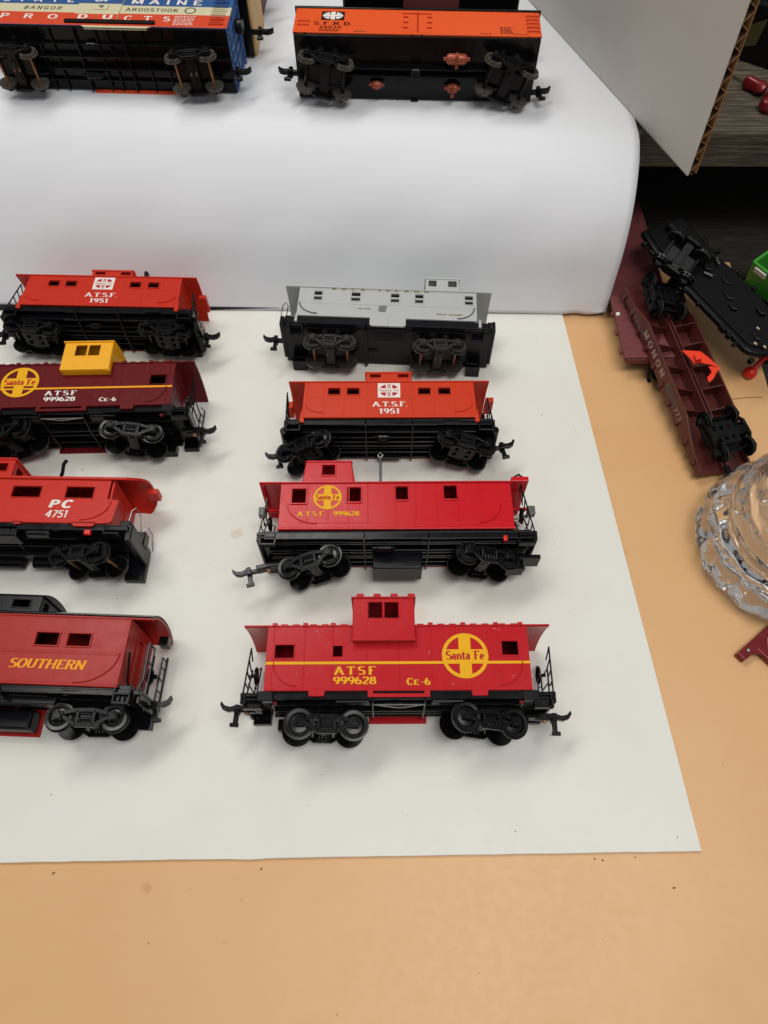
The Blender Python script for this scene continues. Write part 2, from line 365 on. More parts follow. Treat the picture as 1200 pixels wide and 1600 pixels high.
def text(s, x0, x1, y0, y1, z, m, parent, name='lettering', thick=.22, thin=.1, serif=True, slant=0.0, gap=.1, axis=None, drop=0):
    mb = MB(); h = y1-y0; total = sum(GL[c][0] for c in s) + gap*(len(s)-1)
    kx = (x1-x0)/total; cx = 0; k = 0
    for c in s:
        w, strokes, serifs = GL[c]
        tt = [(st, False) for st in strokes]
        if serif:
            tt += [([(a-.15, b+(.04 if b < .5 else -.04)), (a+.15, b+(.04 if b < .5 else -.04))], True) for a, b in serifs]
        for st, sf in tt:
            k += 1; n = len(st); vs = []
            closed = n > 3 and (Vector(st[0])-Vector(st[-1])).length < 1e-4
            for i, p in enumerate(st):
                a = Vector(st[max(i-1, 0)]); b = Vector(st[min(i+1, n-1)])
                if closed and i in (0, n-1): a, b = Vector(st[-2]), Vector(st[1])
                d = (b-a)
                if d.length < 1e-9: d = Vector((1, 0))
                d.normalize()
                wd = (thin + (thick-thin)*abs(d.y)**1.5)/2
                if sf: wd = thin*.5
                if n == 2 and abs(st[0][1]-st[1][1]) < .17 and abs(st[0][0]-st[1][0]) < .02: wd = thin*.5
                nn = Vector((-d.y, d.x))*wd
                for sgn in (1, -1):
                    q = Vector(p) + nn*sgn
                    px, py = q.x + cx + slant*q.y, min(max(q.y, 0), 1) if serif else q.y
                    vs.append((x0 + px*kx, y0 + py*h, z + 0.0006*(k % 7)))
            fs = [(2*i, 2*i+1, 2*i+3, 2*i+2) for i in range(n-1)]
            mb.add(vs, fs)
        cx += w + gap
    if axis: mb.warp(axis)
    o = mb.build(name, m, parent, merge=False)
    # print always faces outwards
    return o
def disc(mb, cx, cy, r, z, a0=0, a1=360, n=40, r0=0, ky=1.0):
    vs = []; fs = []
    for i in range(n+1):
        a = R(a0+(a1-a0)*i/n)
        vs += [(cx+r0*cos(a), cy+ky*r0*sin(a), z), (cx+r*cos(a), cy+ky*r*sin(a), z)]
    for i in range(n): fs.append((2*i, 2*i+1, 2*i+3, 2*i+2))
    return mb.add(vs, fs)
def quad(mb, x0, x1, y0, y1, z):
    return mb.add([(x0, y0, z), (x1, y0, z), (x1, y1, z), (x0, y1, z)], [(0, 1, 2, 3)])
def emblem_round(parent, cx, cy, r, z, m='print_yellow', tm='print_red', ky=1.0):
    mb = MB(); disc(mb, cx, cy, r, z, r0=r*.85, ky=ky, n=56)
    b = r*.26; L_ = r*.95
    quad(mb, cx-b, cx+b, cy-L_*ky, cy+L_*ky, z+.001); quad(mb, cx-L_, cx+L_, cy-b*ky*1.05, cy+b*ky*1.05, z+.002)
    e = mb.build('emblem', m, parent, merge=False)
    text('Santa Fe', cx-r*.82, cx+r*.82, cy-b*ky*.7, cy+b*ky*.8, z+.004, tm, e, 'lettering', thick=.27, thin=.13, gap=.04)
def emblem_square(parent, x0, x1, y0, y1, z, bg='print_white', fg='print_red', name='emblem', txt=True):
    cx, cy = (x0+x1)/2, (y0+y1)/2; rx, ry = (x1-x0)/2, (y1-y0)/2
    mb = MB(); quad(mb, x0, x1, y0, y1, z); e = mb.build(name, bg, parent, merge=False)
    q = MB()
    for i in range(4):
        a0 = 90*i+22; a1 = 90*i+68; vs = [(cx+.27*rx*(1 if i in (0, 3) else -1), cy+.27*ry*(1 if i < 2 else -1), z+.002)]
        vs += [(cx+.86*rx*cos(R(a0+(a1-a0)*k/8)), cy+.86*ry*sin(R(a0+(a1-a0)*k/8)), z+.002) for k in range(9)]
        q.add(vs, [(0, k+1, k+2) for k in range(8)])
    q.build('quadrant_print', fg, e, merge=False)
    if txt:
        text('Santa Fe', x0+rx*.12, x1-rx*.12, cy-ry*.17, cy+ry*.19, z+.004, fg, e, 'lettering', thick=.14, thin=.07, gap=.04)
        l = MB()
        for k in range(6): quad(l, cx-rx*.17, cx+rx*.17, cy-ry*(.82-.1*k), cy-ry*(.77-.1*k), z+.003); quad(l, cx-rx*.17, cx+rx*.17, cy+ry*(.82-.1*k), cy+ry*(.77-.1*k), z+.003)
        l.build('fine_print', fg, e, merge=False)

# ------------------------------------------------------------------ rolling stock
# Cars lie on their far side. Local axes: x along the car, +y towards its roof, +z towards the side that faces up.
def wheel_mb(r=.5):
    p = [(0.0, .03), (.13*r/.5, .04), (.15*r/.5, .0), (.30*r/.5, -.02), (.34*r/.5, .07), (r*.9, .08), (r*.9, -.06), (r*1.03, -.065), (r*1.03, -.11), (0, -.11)]
    return p
WHEELS = {}
def truck(parent, cx, cy, zc, swivel=0, tilt=0, wb=1.8, r=.5, m='black', wm='wheel', axm='black', rim=None, bm='black', hw=.82, holes=False):
    t = MB()
    t.box(-.24, .24, -.18, .22, -hw-.1, hw+.1)
    t.box(-wb/2-.1, wb/2+.1, .1, .2, -.42, .42)
    t.cyl((0, -.12, 0), (0, .55, 0), .16, 12)
    t.box(-.12, .12, -.22, .16, -.5, .5)
    tr = t.build('truck', m, parent, bevel=.03)
    tr.location = (cx, cy, zc); tr.rotation_euler = (0, R(-swivel), R(tilt))
    s = MB()
    s.cyl((0, -.14, 0), (0, -.20, 0), .17, 16)
    s.build('kingpin_screw', 'grey' if bm == 'grey' else ('brass' if bm == 'brass' else 'charcoal'), tr, bevel=.01)
    if holes:
        g = MB().wall(-.62, .62, -.5, .5, 0, .05, [(-.4, -.18, -.32, -.1), (.18, .4, -.32, -.1), (-.4, -.18, .1, .32), (.18, .4, .1, .32)])
        g.warp(lambda x, y, z: (x, -.2+z, y)); g.build('truck_plate', m, tr, bevel=.02)
    for sg in (1, -1):
        f = MB(); z0, z1 = hw+.06, hw+.22
        h = wb/2
        f.bar([(-h-.12, .10), (-h+.22, .14), (-.34, .26), (.34, .26), (h-.22, .14), (h+.12, .10)], .17, z0, z1)
        f.bar([(-h+.12, .04), (-.36, -.32), (.36, -.32), (h-.12, .04)], .16, z0, z1-.01)
        f.bar([(-.32, .24), (-.32, -.3)], .13, z0, z1-.02); f.bar([(.32, .24), (.32, -.3)], .13, z0, z1-.02)
        f.bar([(-.3, -.06), (.3, -.06)], .07, z0, z1-.04); f.bar([(-.3, .12), (.3, .12)], .06, z0, z1-.04)
        for q in (-1, 1):
            f.box(q*h-.19, q*h+.19, -.17, .2, z0-.03, z1+.05)
            f.cyl((q*h, 0, z1-.02), (q*h, 0, z1+.13), .15, 12)
            f.box(q*h-.09, q*h+.09, .1, .24, z1-.02, z1+.11)
        for k in range(4):
            f.cyl((-.2+.133*k, -.29, z0+.08), (-.2+.133*k, -.07, z0+.08), .055, 7)
        if sg < 0: f.warp(lambda x, y, z: (x, y, -z))
        f.build('side_frame', m, tr, bevel=.018)
    for q in (-1, 1):
        a = MB().cyl((q*wb/2, 0, -hw+.05), (q*wb/2, 0, hw-.05), .055 if axm != 'black' else .09, 8)
        a.build('axle', axm, tr, smooth=True)
        for sg in (1, -1):
            key = (round(r, 2), wm, sg)
            if key not in WHEELS:
                w = MB().lathe([(a_, b_*sg) for a_, b_ in wheel_mb(r)], n=28)
                o = w.build('wheel', wm, tr, smooth=True); WHEELS[key] = o.data
            else:
                o = bpy.data.objects.new('wheel', WHEELS[key]); scene.collection.objects.link(o); o.parent = tr
            o.location = (q*wb/2, 0, sg*hw)
            if rim:
                rr = MB().lathe([(r*1.035, -.07*sg), (r*1.04, -.105*sg), (r*.93, -.115*sg), (r*.93, -.06*sg)], n=28).build('rim', rim, tr, smooth=True)
                rr.location = o.location
    return tr

def coupler(parent, x, y, z, d, m='black', ang=0, screw=True, shank=1.0, kind=0):
    """hook and pin coupler pointing along d (+1/-1) in x"""
    mb = MB()
    mb.box(-.1, shank, -.08, .08, -.13, .13)
    # talon: hook seen from the side facing up
    hook = [(shank-.02, .14), (shank+.22, .2), (shank+.5, .12), (shank+.78, .17), (shank+.98, .34), (shank+1.02, .2), (shank+.86, .0), (shank+.6, -.08), (shank+.32, -.04), (shank+.2, -.14), (shank, -.14)]
    hook = [(shank+(hx-shank)*.82, hy) for hx, hy in hook]
    mb.prism(hook, -.13, .12)
    mb.box(shank+.02, shank+.22, -.62, -.05, -.1, .06)
    mb.box(shank-.02, shank+.34, -.66, -.5, -.1, .05)
    mb.box(shank+.0, shank+.2, -.15, .2, -.25, .22)
    if d < 0: mb.warp(lambda a, b, c: (-a, b, c))
    o = mb.build('coupler', m, parent, bevel=.025); o.location = (x, y, z); o.rotation_euler = (0, 0, R(ang))
    if screw:
        s = MB(); s.cyl((0, 0, 0), (0, -.1, 0), .1, 10); sc = s.build('screw', 'brass', o, bevel=.01); sc.location = (d*.25, -.07, 0)
        p = MB().box(-.35, .75, -.04, .16, -.28, .28); pp = p.build('coupler_pocket', m, o, bevel=.03)
        if d < 0: pp.scale.x = -1
    return o

def body(parent, x0, x1, top, W, holes, m, end_door=True, th=.1, bev=.025, name='body', y0=0.0, holes_far=None, flare=0.0, cut=None):
    mb = MB()
    mb.wall(x0, x1, y0, top, W-th, W, holes)
    mb.wall(x0, x1, y0, top, 0, th, holes if holes_far is None else holes_far)
    for x in (x0, x1-th):
        zc = W/2
        e = MB().wall(th, W-th, y0+.001, top, 0, th, [(zc-.35, zc+.35, y0+.15, top-.35)] if end_door else [])
        mb.add([(x+c, b, a) for a, b, c in e.v], e.f)
    if end_door:
        for x in (x0+th*.4, x1-th*.8):
            mb.box(x, x+th*.3, y0+.1, top-.3, W/2-.4, W/2+.4)
    if flare: mb.warp(lambda x, y, z: (x*(1+flare*(1-(y-y0)/(top-y0))), y, z))
    return mb.build(name, m, parent, bevel=bev)

def roof(parent, x0, x1, top, W, m, rise=.35, lip=.06, th=.09, n=10, drop=.06, name='roof'):
    prof = []; zc = W/2; hw = W/2+lip
    for i in range(n+1):
        t = -1+2*i/n; prof.append((top+rise*(1-abs(t)**2.2), zc+hw*t))
    inner = [(y-th, zc+(z-zc)*.97) for y, z in prof][::-1]
    mb = MB().xprism([(top-drop, zc-hw)] + prof + [(top-drop, zc+hw)] + [(top-drop, zc+hw-.08)] + inner + [(top-drop, zc-hw+.08)], x0, x1)
    return mb.build(name, m, parent, bevel=.015)

def frames(bodyo, wins, z, m, t=.055, h=.045, extra=None):
    for (a, b, c, d) in wins:
        o = MB().ring(a, b, c, d, t, z-.03, z+h).build('window_frame', m, bodyo, bevel=.012)

def seams(parent, xs, y0, y1, z, m, w=.05, h=.02, belt=None, ends=None):
    mb = MB()
    for x in xs: mb.box(x-w/2, x+w/2, y0, y1, z-.02, z+h)
    if belt is not None:
        for by in belt: mb.box(ends[0], ends[1], by-w*.6, by+w*.6, z-.02, z+h*.9)
    o = mb.build('seam', m, parent, bevel=.012); o['kind'] = 'stuff'; return o
def rivets(parent, pts, z, m, r=.022):
    mb = MB()
    for x, y in pts:
        mb.add([(x-r, y-r, z-.005), (x+r, y-r, z-.005), (x+r, y+r, z-.005), (x-r, y+r, z-.005), (x, y, z+.022)], [(0, 1, 4), (1, 2, 4), (2, 3, 4), (3, 0, 4)])
    o = mb.build('rivets', m, parent, merge=False); o['kind'] = 'stuff'; return o
def line_pts(x0, y0, x1, y1, step=.14):
    n = max(1, int(math.hypot(x1-x0, y1-y0)/step)); return [(x0+(x1-x0)*i/n, y0+(y1-y0)*i/n) for i in range(n+1)]
def grab_arc(parent, x, y, s, z, m, rx=.95, ry=.95, r=.025):
    pts = [(x+s*(rx - rx*cos(R(a))), y+ry-ry*sin(R(a)), z+.03) for a in range(0, 91, 9)]
    return MB().tube(pts, r, 6).build('grab_iron', m, parent, smooth=True)

def underframe(parent, x0, x1, W, m='black', depth=.28, ribs=(), sills=(), rib_m=None, side=.0, ridge=True, cs=.5):
    mb = MB()
    mb.box(x0, x1, -.12, -.02, .1, W-.1)
    mb.box(x0+.2, x1-.2, -cs, -.1, W/2-.22, W/2-.12)
    mb.box(x0+.2, x1-.2, -cs, -.1, W/2+.12, W/2+.22)
    mb.box(x0, x1, -depth, -.02, W-.22, W-.12)
    mb.box(x0, x1, -depth, -.02, .12, .22)
    for z in sills: mb.box(x0+.1, x1-.1, -depth-.06, -.1, z-.04, z+.04)
    o = mb.build('underframe', m, parent, bevel=.02)
    for x in ribs:
        b = MB().prism([(-.1, .12), (-.14-depth, .12), (-cs-.06, W/2-.2), (-cs-.06, W/2+.2), (-.14-depth, W-.12), (-.1, W-.12)], x-.035, x+.035,
                       Matrix(((0, 0, 1, 0), (1, 0, 0, 0), (0, 1, 0, 0), (0, 0, 0, 1))))
        b.build('cross_bearer', rib_m or m, o, bevel=.01)
    return o

def platform_end(parent, x, d, W, m='black', railm=None, h=1.9, steps=True, lean=0, wheel=True, y=-.05, depth=.95, rung=4):
    """end platform outside the body at x, pointing along d; railing stands towards the roof"""
    railm = railm or m
    p = MB(); e = x+d*depth
    p.box(x, e, y-.16, y, .15, W-.15)
    p.box(e-d*.12, e, y-.42, y+.02, .2, W-.2)
    o = p.build('end_platform', m, parent, bevel=.03)
    for zz in (W-.12, .0):
        s = MB()
        s.box(x+d*.08, x+d*.16, -.66, y, zz-.3 if zz > 1 else .05, zz if zz > 1 else .35)
        s.box(x+d*.74, x+d*.82, -.66, y, zz-.3 if zz > 1 else .05, zz if zz > 1 else .35)
        za, zb = (zz-.3, zz) if zz > 1 else (.05, .35)
        s.box(x+d*.08, x+d*.82, -.36, -.28, za, zb); s.box(x+d*.08, x+d*.82, -.68, -.6, za, zb)
        s.box(x+d*.08, x+d*.82, -.66, y, za, za+.05)
        s.build('step', m, o, bevel=.015)
    r = MB(); xr = e-d*.08; rr = .035
    zs = [.25, .95, W-.95, W-.25]
    for z in zs: r.tube([(xr, y-.05, z), (xr+d*lean*h, y+h*(.62 if z in (zs[1], zs[2]) else 1), z)], rr, 6)
    for k in range(rung):
        yy = h*(k+1)/rung; r.tube([(xr+d*lean*yy, y+yy-.03, W-.25), (xr+d*lean*yy*.8, y+yy*.82, W-.95)], rr*.9, 6)
        r.tube([(xr+d*lean*yy, y+yy-.03, .25), (xr+d*lean*yy*.8, y+yy*.82, .95)], rr*.9, 6)
    r.tube([(xr+d*lean*h*.62, y+h*.6, .95), (xr+d*lean*h*.62, y+h*.6, W-.95)], rr, 6)
    r.tube([(xr+d*lean*h*.3, y+h*.3, .95), (xr+d*lean*h*.3, y+h*.3, W-.95)], rr, 6)
    r.build('end_railing', railm, o, smooth=True)
    if wheel:
        b = MB(); c = Vector((xr-d*.32, y+h*.5, W-1.15))
        ring = [(c.x, c.y+.34*cos(a*pi/8), c.z+.34*sin(a*pi/8)) for a in range(17)]
        b.tube(ring, .05, 6)
        for a in range(5):
            b.tube([tuple(c), (c.x, c.y+.33*cos(a*2*pi/5), c.z+.33*sin(a*2*pi/5))], .03, 5)
        b.cyl((c.x-.12, c.y, c.z), (c.x+.3*abs(d)*d, c.y, c.z), .07, 8)
        b.build('brake_wheel', railm, o, smooth=True)
    return o

def brake_cylinder(parent, x, y, z, m='black', l=.5, r=.16):
    mb = MB().cyl((x, y, z), (x+l, y, z), r, 14); mb.cyl((x+l*.42, y, z), (x+l*.56, y, z), r*1.15, 14); mb.cyl((x-.25, y, z), (x, y, z), r*.35, 8); mb.cyl((x+l, y, z), (x+l+.14, y, z), r*.6, 10)
    return mb.build('brake_cylinder', m, parent, bevel=.015, smooth=False)

W = 3.2
# ---------- crimson caboose with wide cupola (near row) and its maroon sister
def wide_cupola_caboose(loc, yaw, label, m, cupm, side, emb, atsf, num, ce, wins, small, cup, stripe_y, txm, trucks, grp):
    c = empty('caboose', loc, yaw); tag(c, label, 'caboose', grp)
    holes = list(wins) + ([small] if small else [])
    b = body(c, -5.28, 5.28, 2.66, W, holes, m, bev=.03)
    frames(b, wins, W, m)
    xs = [-5.0, -3.75, -2.62, -1.25, 0.05, 1.35, 2.68, 4.02, 5.02]
    seams(b, xs, 0.05, 2.62, W, m)
    k = MB().box(-5.28, 5.28, -.03, .06, W-.1, W+.03)
    for s in (-1, 1): k.prism([(s*3.2-.34, .02), (s*3.2-.3, -.24), (s*3.2+.3, -.24), (s*3.2+.34, .02)], W-.09, W+.02)
    k.wall(-1.2, 1.25, -.28, .02, W-.09, W+.022, [(-.98, 1.02, -.14, -.04)])
    k.build('side_skirt', m, b, bevel=.02)
    k = MB()
    for s in (-1, 1): k.prism([(s*3.2-.34, .02), (s*3.2-.3, -.3), (s*3.2+.3, -.3), (s*3.2+.34, .02)], .0, .1)
    k.wall(-1.2, 1.25, -.62, .02, .0, .1, [(-.98, 1.02, -.2, -.08)])
    k.build('side_skirt', m, b, bevel=.02)
    ry = roof(c, -6.25, 6.22, 2.66, W, m, rise=.14, lip=.05)
    rb = MB()
    for x in xs: rb.box(x-.1, x+.1, 2.6, 2.75, W-.12, W+.08)
    for i in range(len(xs)-1):
        mid = (xs[i]+xs[i+1])/2
        for dx in (-.24, .24): rb.box(mid+dx-.14, mid+dx+.14, 2.62, 2.705, W-.1, W+.055)
    rb.build('roof_rib', m, ry, bevel=.02)
    grab_arc(b, -4.95, .16, 1, W, m, .95, .95); grab_arc(b, 4.98, .16, -1, W, m, .95, .95)
    # stripe and print
    st = MB(); z = W+.021
    quad(st, -5.26, 5.27, stripe_y-.055, stripe_y+.055, z); st.build('stripe', 'print_yellow' if m != 'maroon' else 'print_orange', b, merge=False)
    emblem_round(b, emb[0], emb[1], emb[2], z+.002, tm='print_red')
    text('ATSF', atsf[0], atsf[1], atsf[2], atsf[3], z, txm, b, thick=.26, thin=.12, gap=.32)
    text('999628', num[0], num[1], num[2], num[3], z, txm, b, thick=.26, thin=.13, gap=.05)
    x0, x1, y0, y1 = ce; w = x1-x0
    text('C', x0, x0+.26*w, y0, y1, z, txm, b, thick=.28, thin=.13)
    text('E', x0+.29*w, x0+.53*w, y0, y0+(y1-y0)*.76, z, txm, b, thick=.28, thin=.14)
    text('-', x0+.62*w, x0+.7*w, y0, y1, z, txm, b, thick=.3, thin=.16)
    text('6', x0+.76*w, x1, y0, y1, z, txm, b, thick=.28, thin=.13)
    # cupola, wider than the body
    cx0, cx1 = cup; zt = 3.62; cm = (cx0+cx1)/2
    cu = MB(); hw = [(cm-.62, cm-.06, 2.82, 3.5), (cm+.04, cm+.6, 2.82, 3.5)]
    cu.wall(cx0, cx1, 1.92, 3.72, zt-.1, zt, hw); cu.wall(cx0, cx1, 1.92, 3.72, -.42, -.32, hw)
    for x in (cx0, cx1-.1):
        cu.box(x, x+.1, 2.7, 3.72, -.32, zt-.1); cu.box(x, x+.1, 1.92, 2.7, W+.02, zt-.1); cu.box(x, x+.1, 1.92, 2.7, -.32, -.02)
    cu.box(cx0, cx1, 1.92, 2.02, W-.02, zt-.1)
    co = cu.build('cupola', cupm, c, bevel=.04)
    rr = MB(); 
    prof = [(3.72+.28*(1-abs(-1+2*i/8)**2.2), zt/2-.21+(zt/2+.3)*(-1+2*i/8)) for i in range(9)]
    rr.xprism([(3.66, prof[0][1])]+prof+[(3.66, prof[-1][1])], cx0-.07, cx1+.07)
    for q in range(4 if cupm != 'yellow' else 0): rr.box(cx0+.15+q*.7, cx0+.45+q*.7, 3.7, 3.84, zt-.1, zt+.12)
    rr.build('cupola_roof', cupm, co, bevel=.03)
    frames(co, hw, zt, cupm, t=.035, h=.012)
    if cupm != 'yellow':
        MB().box(cx0-.03, cx1+.03, 1.86, 1.96, zt-.12, zt+.03).build('cupola_sill', cupm, co, bevel=.02)
    # underbody
    u = underframe(c, -5.2, 5.2, W, 'black', .34, ribs=(-1.0, 1.05), sills=(.7, 2.35), rib_m='charcoal')
    g = MB().box(-2.5, -1.1, -.42, -.2, W-.75, W-.3); g.box(1.3, 2.6, -.42, -.2, W-.75, W-.3); g.build('reservoir', 'charcoal', u, bevel=.06, seg=3)
    brake_cylinder(u, -.3, -.38, W-.6, 'charcoal', .32, .08)
    g = MB().tube([(-1.0, -.5, W-.3), (-.1, -.62, W-.3), (.2, -.62, W-.3), (1.05, -.5, W-.3)], .025, 5)
    g.tube([(-1.0, -.5, W-.32), (1.05, -.5, W-.32)], .03, 5); g.build('truss_rod', 'grey', u, smooth=True)
    for d in (-1, 1):
        s = MB().box(d*4.9, d*5.5, -.42, -.03, W-.35, W+.02); s.build('bolster_end', 'charcoal', u, bevel=.03)
        l = MB().box(d*4.75, d*4.95, -.5, -.34, W-.4, W-.25); l.build('lamp_bracket', 'maroon', u, bevel=.04)
        platform_end(c, d*5.25, d, W, 'black', h=1.85, lean=-.1 if d < 0 else .02)
        g = MB().box(d*4.0, d*5.0, -.98, -.5, .05, .55); g.build('equipment_box', 'black', u, bevel=.04)
    for t in trucks: truck(c, *t[0], **t[1])
    return c, u

sf = wide_cupola_caboose((.556, 7.386, .12), .27,
    'crimson wide-cupola caboose with yellow stripe and round emblem, nearest on the right', 'crimson', 'crimson', 1,
    (2.70, 1.36, .93), (-2.5, -.88, .6, .94), (-2.56, -.86, .22, .52), (.35, 1.27, .18, .46),
    [(-4.93, -4.17, 1.29, 1.83), (4.2, 4.85, 1.38, 1.95)], (-2.6, -2.22, 1.35, 1.79), (-1.82, .7), 1.08, 'print_yellow',
    [((-2.95, -1.12, 1.6), dict(swivel=-9, tilt=0, wb=2.15, r=.6)), ((3.45, -.98, 1.6), dict(swivel=-14, tilt=-5, wb=2.0, r=.6))],
    None)
random.seed(5)
g = MB()
for x, y, l, a in ((-3.2, 2.1, .12, .3), (-3.1, 2.12, .05, 1.2), (-3.35, 2.45, .22, -.6), (1.0, 1.75, .02, 1.4), (1.25, 1.4, .22, 1.3), (3.9, 2.5, .3, -.2), (-1.0, 2.45, .12, .1), (4.5, .5, .15, .5), (-4.0, .6, .1, 2.0), (2.1, .25, .16, -.5)):
    d = Vector((cos(a), sin(a))); n_ = Vector((-d.y, d.x))*.008; p = Vector((x, y))
    g.add([tuple(p-n_)+(W+.016,), tuple(p+d*l-n_*.3)+(W+.016,), tuple(p+d*l+n_*.3)+(W+.016,), tuple(p+n_)+(W+.016,)], [(0, 1, 2, 3)])
o = g.build('fine_scratches', mat('pale_scratch', (224, 150, 146), .6), sf[0], merge=False); o['kind'] = 'stuff'
coupler(sf[0], -5.9, -.42, 1.55, -1, ang=-3, shank=.55); coupler(sf[0], 5.7, -.75, 1.5, 1, ang=-2, shank=.55)
ls = wide_cupola_caboose((-14.506-1.2, 21.22, .12), 1.5,
    'maroon caboose with a yellow cupola and white lettering, cut off by the left edge', 'maroon', 'yellow', 1,
    (-2.3, 1.52, .93), (-.9, .62, .66, .94), (-.93, .62, .3, .56), (1.8, 2.62, .24, .48),
    [(4.13, 4.9, 1.25, 1.82), (-4.9, -4.13, 1.25, 1.82)], None, (-.3, 2.12), 1.1, 'print_white',
    [((-2.9, -.95, 1.6), dict(swivel=14, tilt=12, wb=2.1, r=.54, rim='rim')), ((3.2, -.95, 1.6), dict(swivel=-8, tilt=-3, wb=2.0, r=.54, rim='rim'))],
    None)
coupler(ls[0], 5.9, -.55, 1.5, 1, ang=4, shank=.5); coupler(ls[0], -5.9, -.55, 1.5, -1, shank=.5)

# ---------- cherry red caboose with offset tapered cupola
def cherry():
    c = empty('caboose', (.624, 14.505, .1), .35)
    tag(c, 'cherry red caboose with offset tapered cupola, steel chimney wire and tilted trucks', 'caboose')
    wins = [(-4.76, -4.14, 1.32, 2.06), (-2.27, -1.66, 1.38, 2.12), (-.1, .46, 1.47, 2.16), (2.1, 2.68, 1.5, 2.2)]
    b = body(c, -5.3, 5.15, 2.34, W, wins, 'cherry', bev=.03); frames(b, wins, W, 'cherry', t=.07, h=.06)
    seams(b, [-4.05, -3.12, -2.2, -1.35, -.1, .8, 1.75, 2.7, 3.7], .32, 2.3, W, 'cherry', belt=[.32], ends=(-4.4, 4.6))
    MB().box(-5.33, 5.18, -.02, .1, W-.08, W+.05).build('side_sill', 'cherry', b, bevel=.03)
    MB().box(-5.33, 5.18, -.4, .1, -.0, .1).build('side_sill', 'cherry', b, bevel=.03)
    rf = roof(c, -6.3, 5.3, 2.42, W, 'cherry', rise=.16, lip=.07)
    mb = MB().box(5.2, 6.0, 2.36, 2.62, .05, W+.12); mb.box(-6.3, -6.1, 2.3, 2.5, .1, W-.1); mb.build('roof_end_cap', 'cherry', rf, bevel=.05)
    for sx in (-1, 1):
        MB().cyl((sx*5.2, 1.85, 1.6), (sx*6.3, 1.85, 1.6), .09, 10).build('awning_post', 'cherry', rf, smooth=True)
        MB().box(sx*6.15, sx*6.5, 1.5, 1.95, 1.4, 1.8).build('marker_lamp', 'grey', rf, bevel=.05)
    grab_arc(b, -4.95, .3, 1, W, 'cherry', 1.35, 1.0, .04); grab_arc(b, 4.62, .3, -1, W, 'cherry', 1.0, .95, .04)
    z = W+.021
    emblem_round(b, -3.16, 1.62, .64, z, ky=.98)
    text('ATSF', -4.45, -3.32, .65, .89, z, 'print_yellow', b, thick=.28, thin=.15, gap=.55)
    text('999628', -2.88, -1.72, .66, .89, z, 'print_yellow', b, thick=.27, thin=.15, gap=.06)
    cu = MB(); hl = [(-3.48, -2.88, 2.98, 3.52)]
    cu.wall(-4.42, -1.95, 2.4, 3.72, 2.8, 2.92, hl); cu.wall(-4.42, -1.95, 2.4, 3.72, .28, .4, hl)
    for x in (-4.42, -2.07): cu.box(x, x+.12, 2.4, 3.72, .4, 2.8)
    cu.warp(lambda x, y, zz: (-3.19+(x+3.19)*(1-.13*(y-2.4)/1.32), y, zz))
    co = cu.build('cupola', 'cherry', c, bevel=.05); frames(co, hl, 2.92, 'cherry', t=.06, h=.05)
    MB().box(-4.28, -2.1, 3.66, 3.78, .24, 2.97).build('cupola_roof', 'cherry', co, bevel=.05)
    w = MB().tube([(-.76, 2.5, 1.6), (-.78, 4.75, 1.62)], .07, 8); w.tube([(-.78, 4.7, 1.62), (-.9, 4.92, 1.62), (-.78, 5.08, 1.62), (-.66, 4.92, 1.62), (-.78, 4.72, 1.62)], .045, 6)
    w.build('chimney_wire', 'steel', c, smooth=True)
    u = underframe(c, -5.9, 5.9, W, 'black', .42, ribs=(-1.5, 1.35), sills=(.75, 1.2, 2.0, 2.6), rib_m='charcoal')
    MB().box(-5.6, 5.6, -.46, -.1, W-.5, W-.42).build('side_channel', 'charcoal', u, bevel=.02)
    brake_cylinder(u, -.9, -.55, W-.75, 'black', .6, .2)
    MB().box(-1.15, 1.1, -1.3, -.35, .55, 1.9).build('battery_box', 'charcoal', u, bevel=.07, seg=3)
    MB().box(4.62, 4.8, -.55, -.3, W-.3, W-.05).build('marker_lamp', 'bright_red', u, bevel=.04)
    platform_end(c, -5.3, -1, W, 'black', h=1.8, lean=-.14); platform_end(c, 5.2, 1, W, 'black', h=2.55, lean=-.16, rung=6)
    hp = MB().tube([(5.55, 2.55, 2.6), (5.55, 3.1, 2.5), (5.75, 3.25, 2.45), (5.95, 3.1, 2.4), (5.95, 2.6, 2.4)], .06, 8); hp.build('ladder_hoop', 'black', c, smooth=True)
    t1 = truck(c, -3.75, -1.12, 1.6, swivel=14, tilt=13, wb=1.9, r=.54, rim='rim', bm='grey')
    t2 = truck(c, 3.85, -.92, 1.6, swivel=-13, tilt=-3, wb=1.9, r=.54, rim='rim', bm='grey')
    coupler(c, -5.6, -1.15, 1.75, -1, ang=15, shank=1.0)
    g = MB().box(4.9, 6.4, -.95, -.75, 1.2, 2.1); g.box(4.9, 5.7, -1.25, -.95, .9, 1.6); g.build('coupler_pocket', 'black', c, bevel=.03)
    return c
cherry()

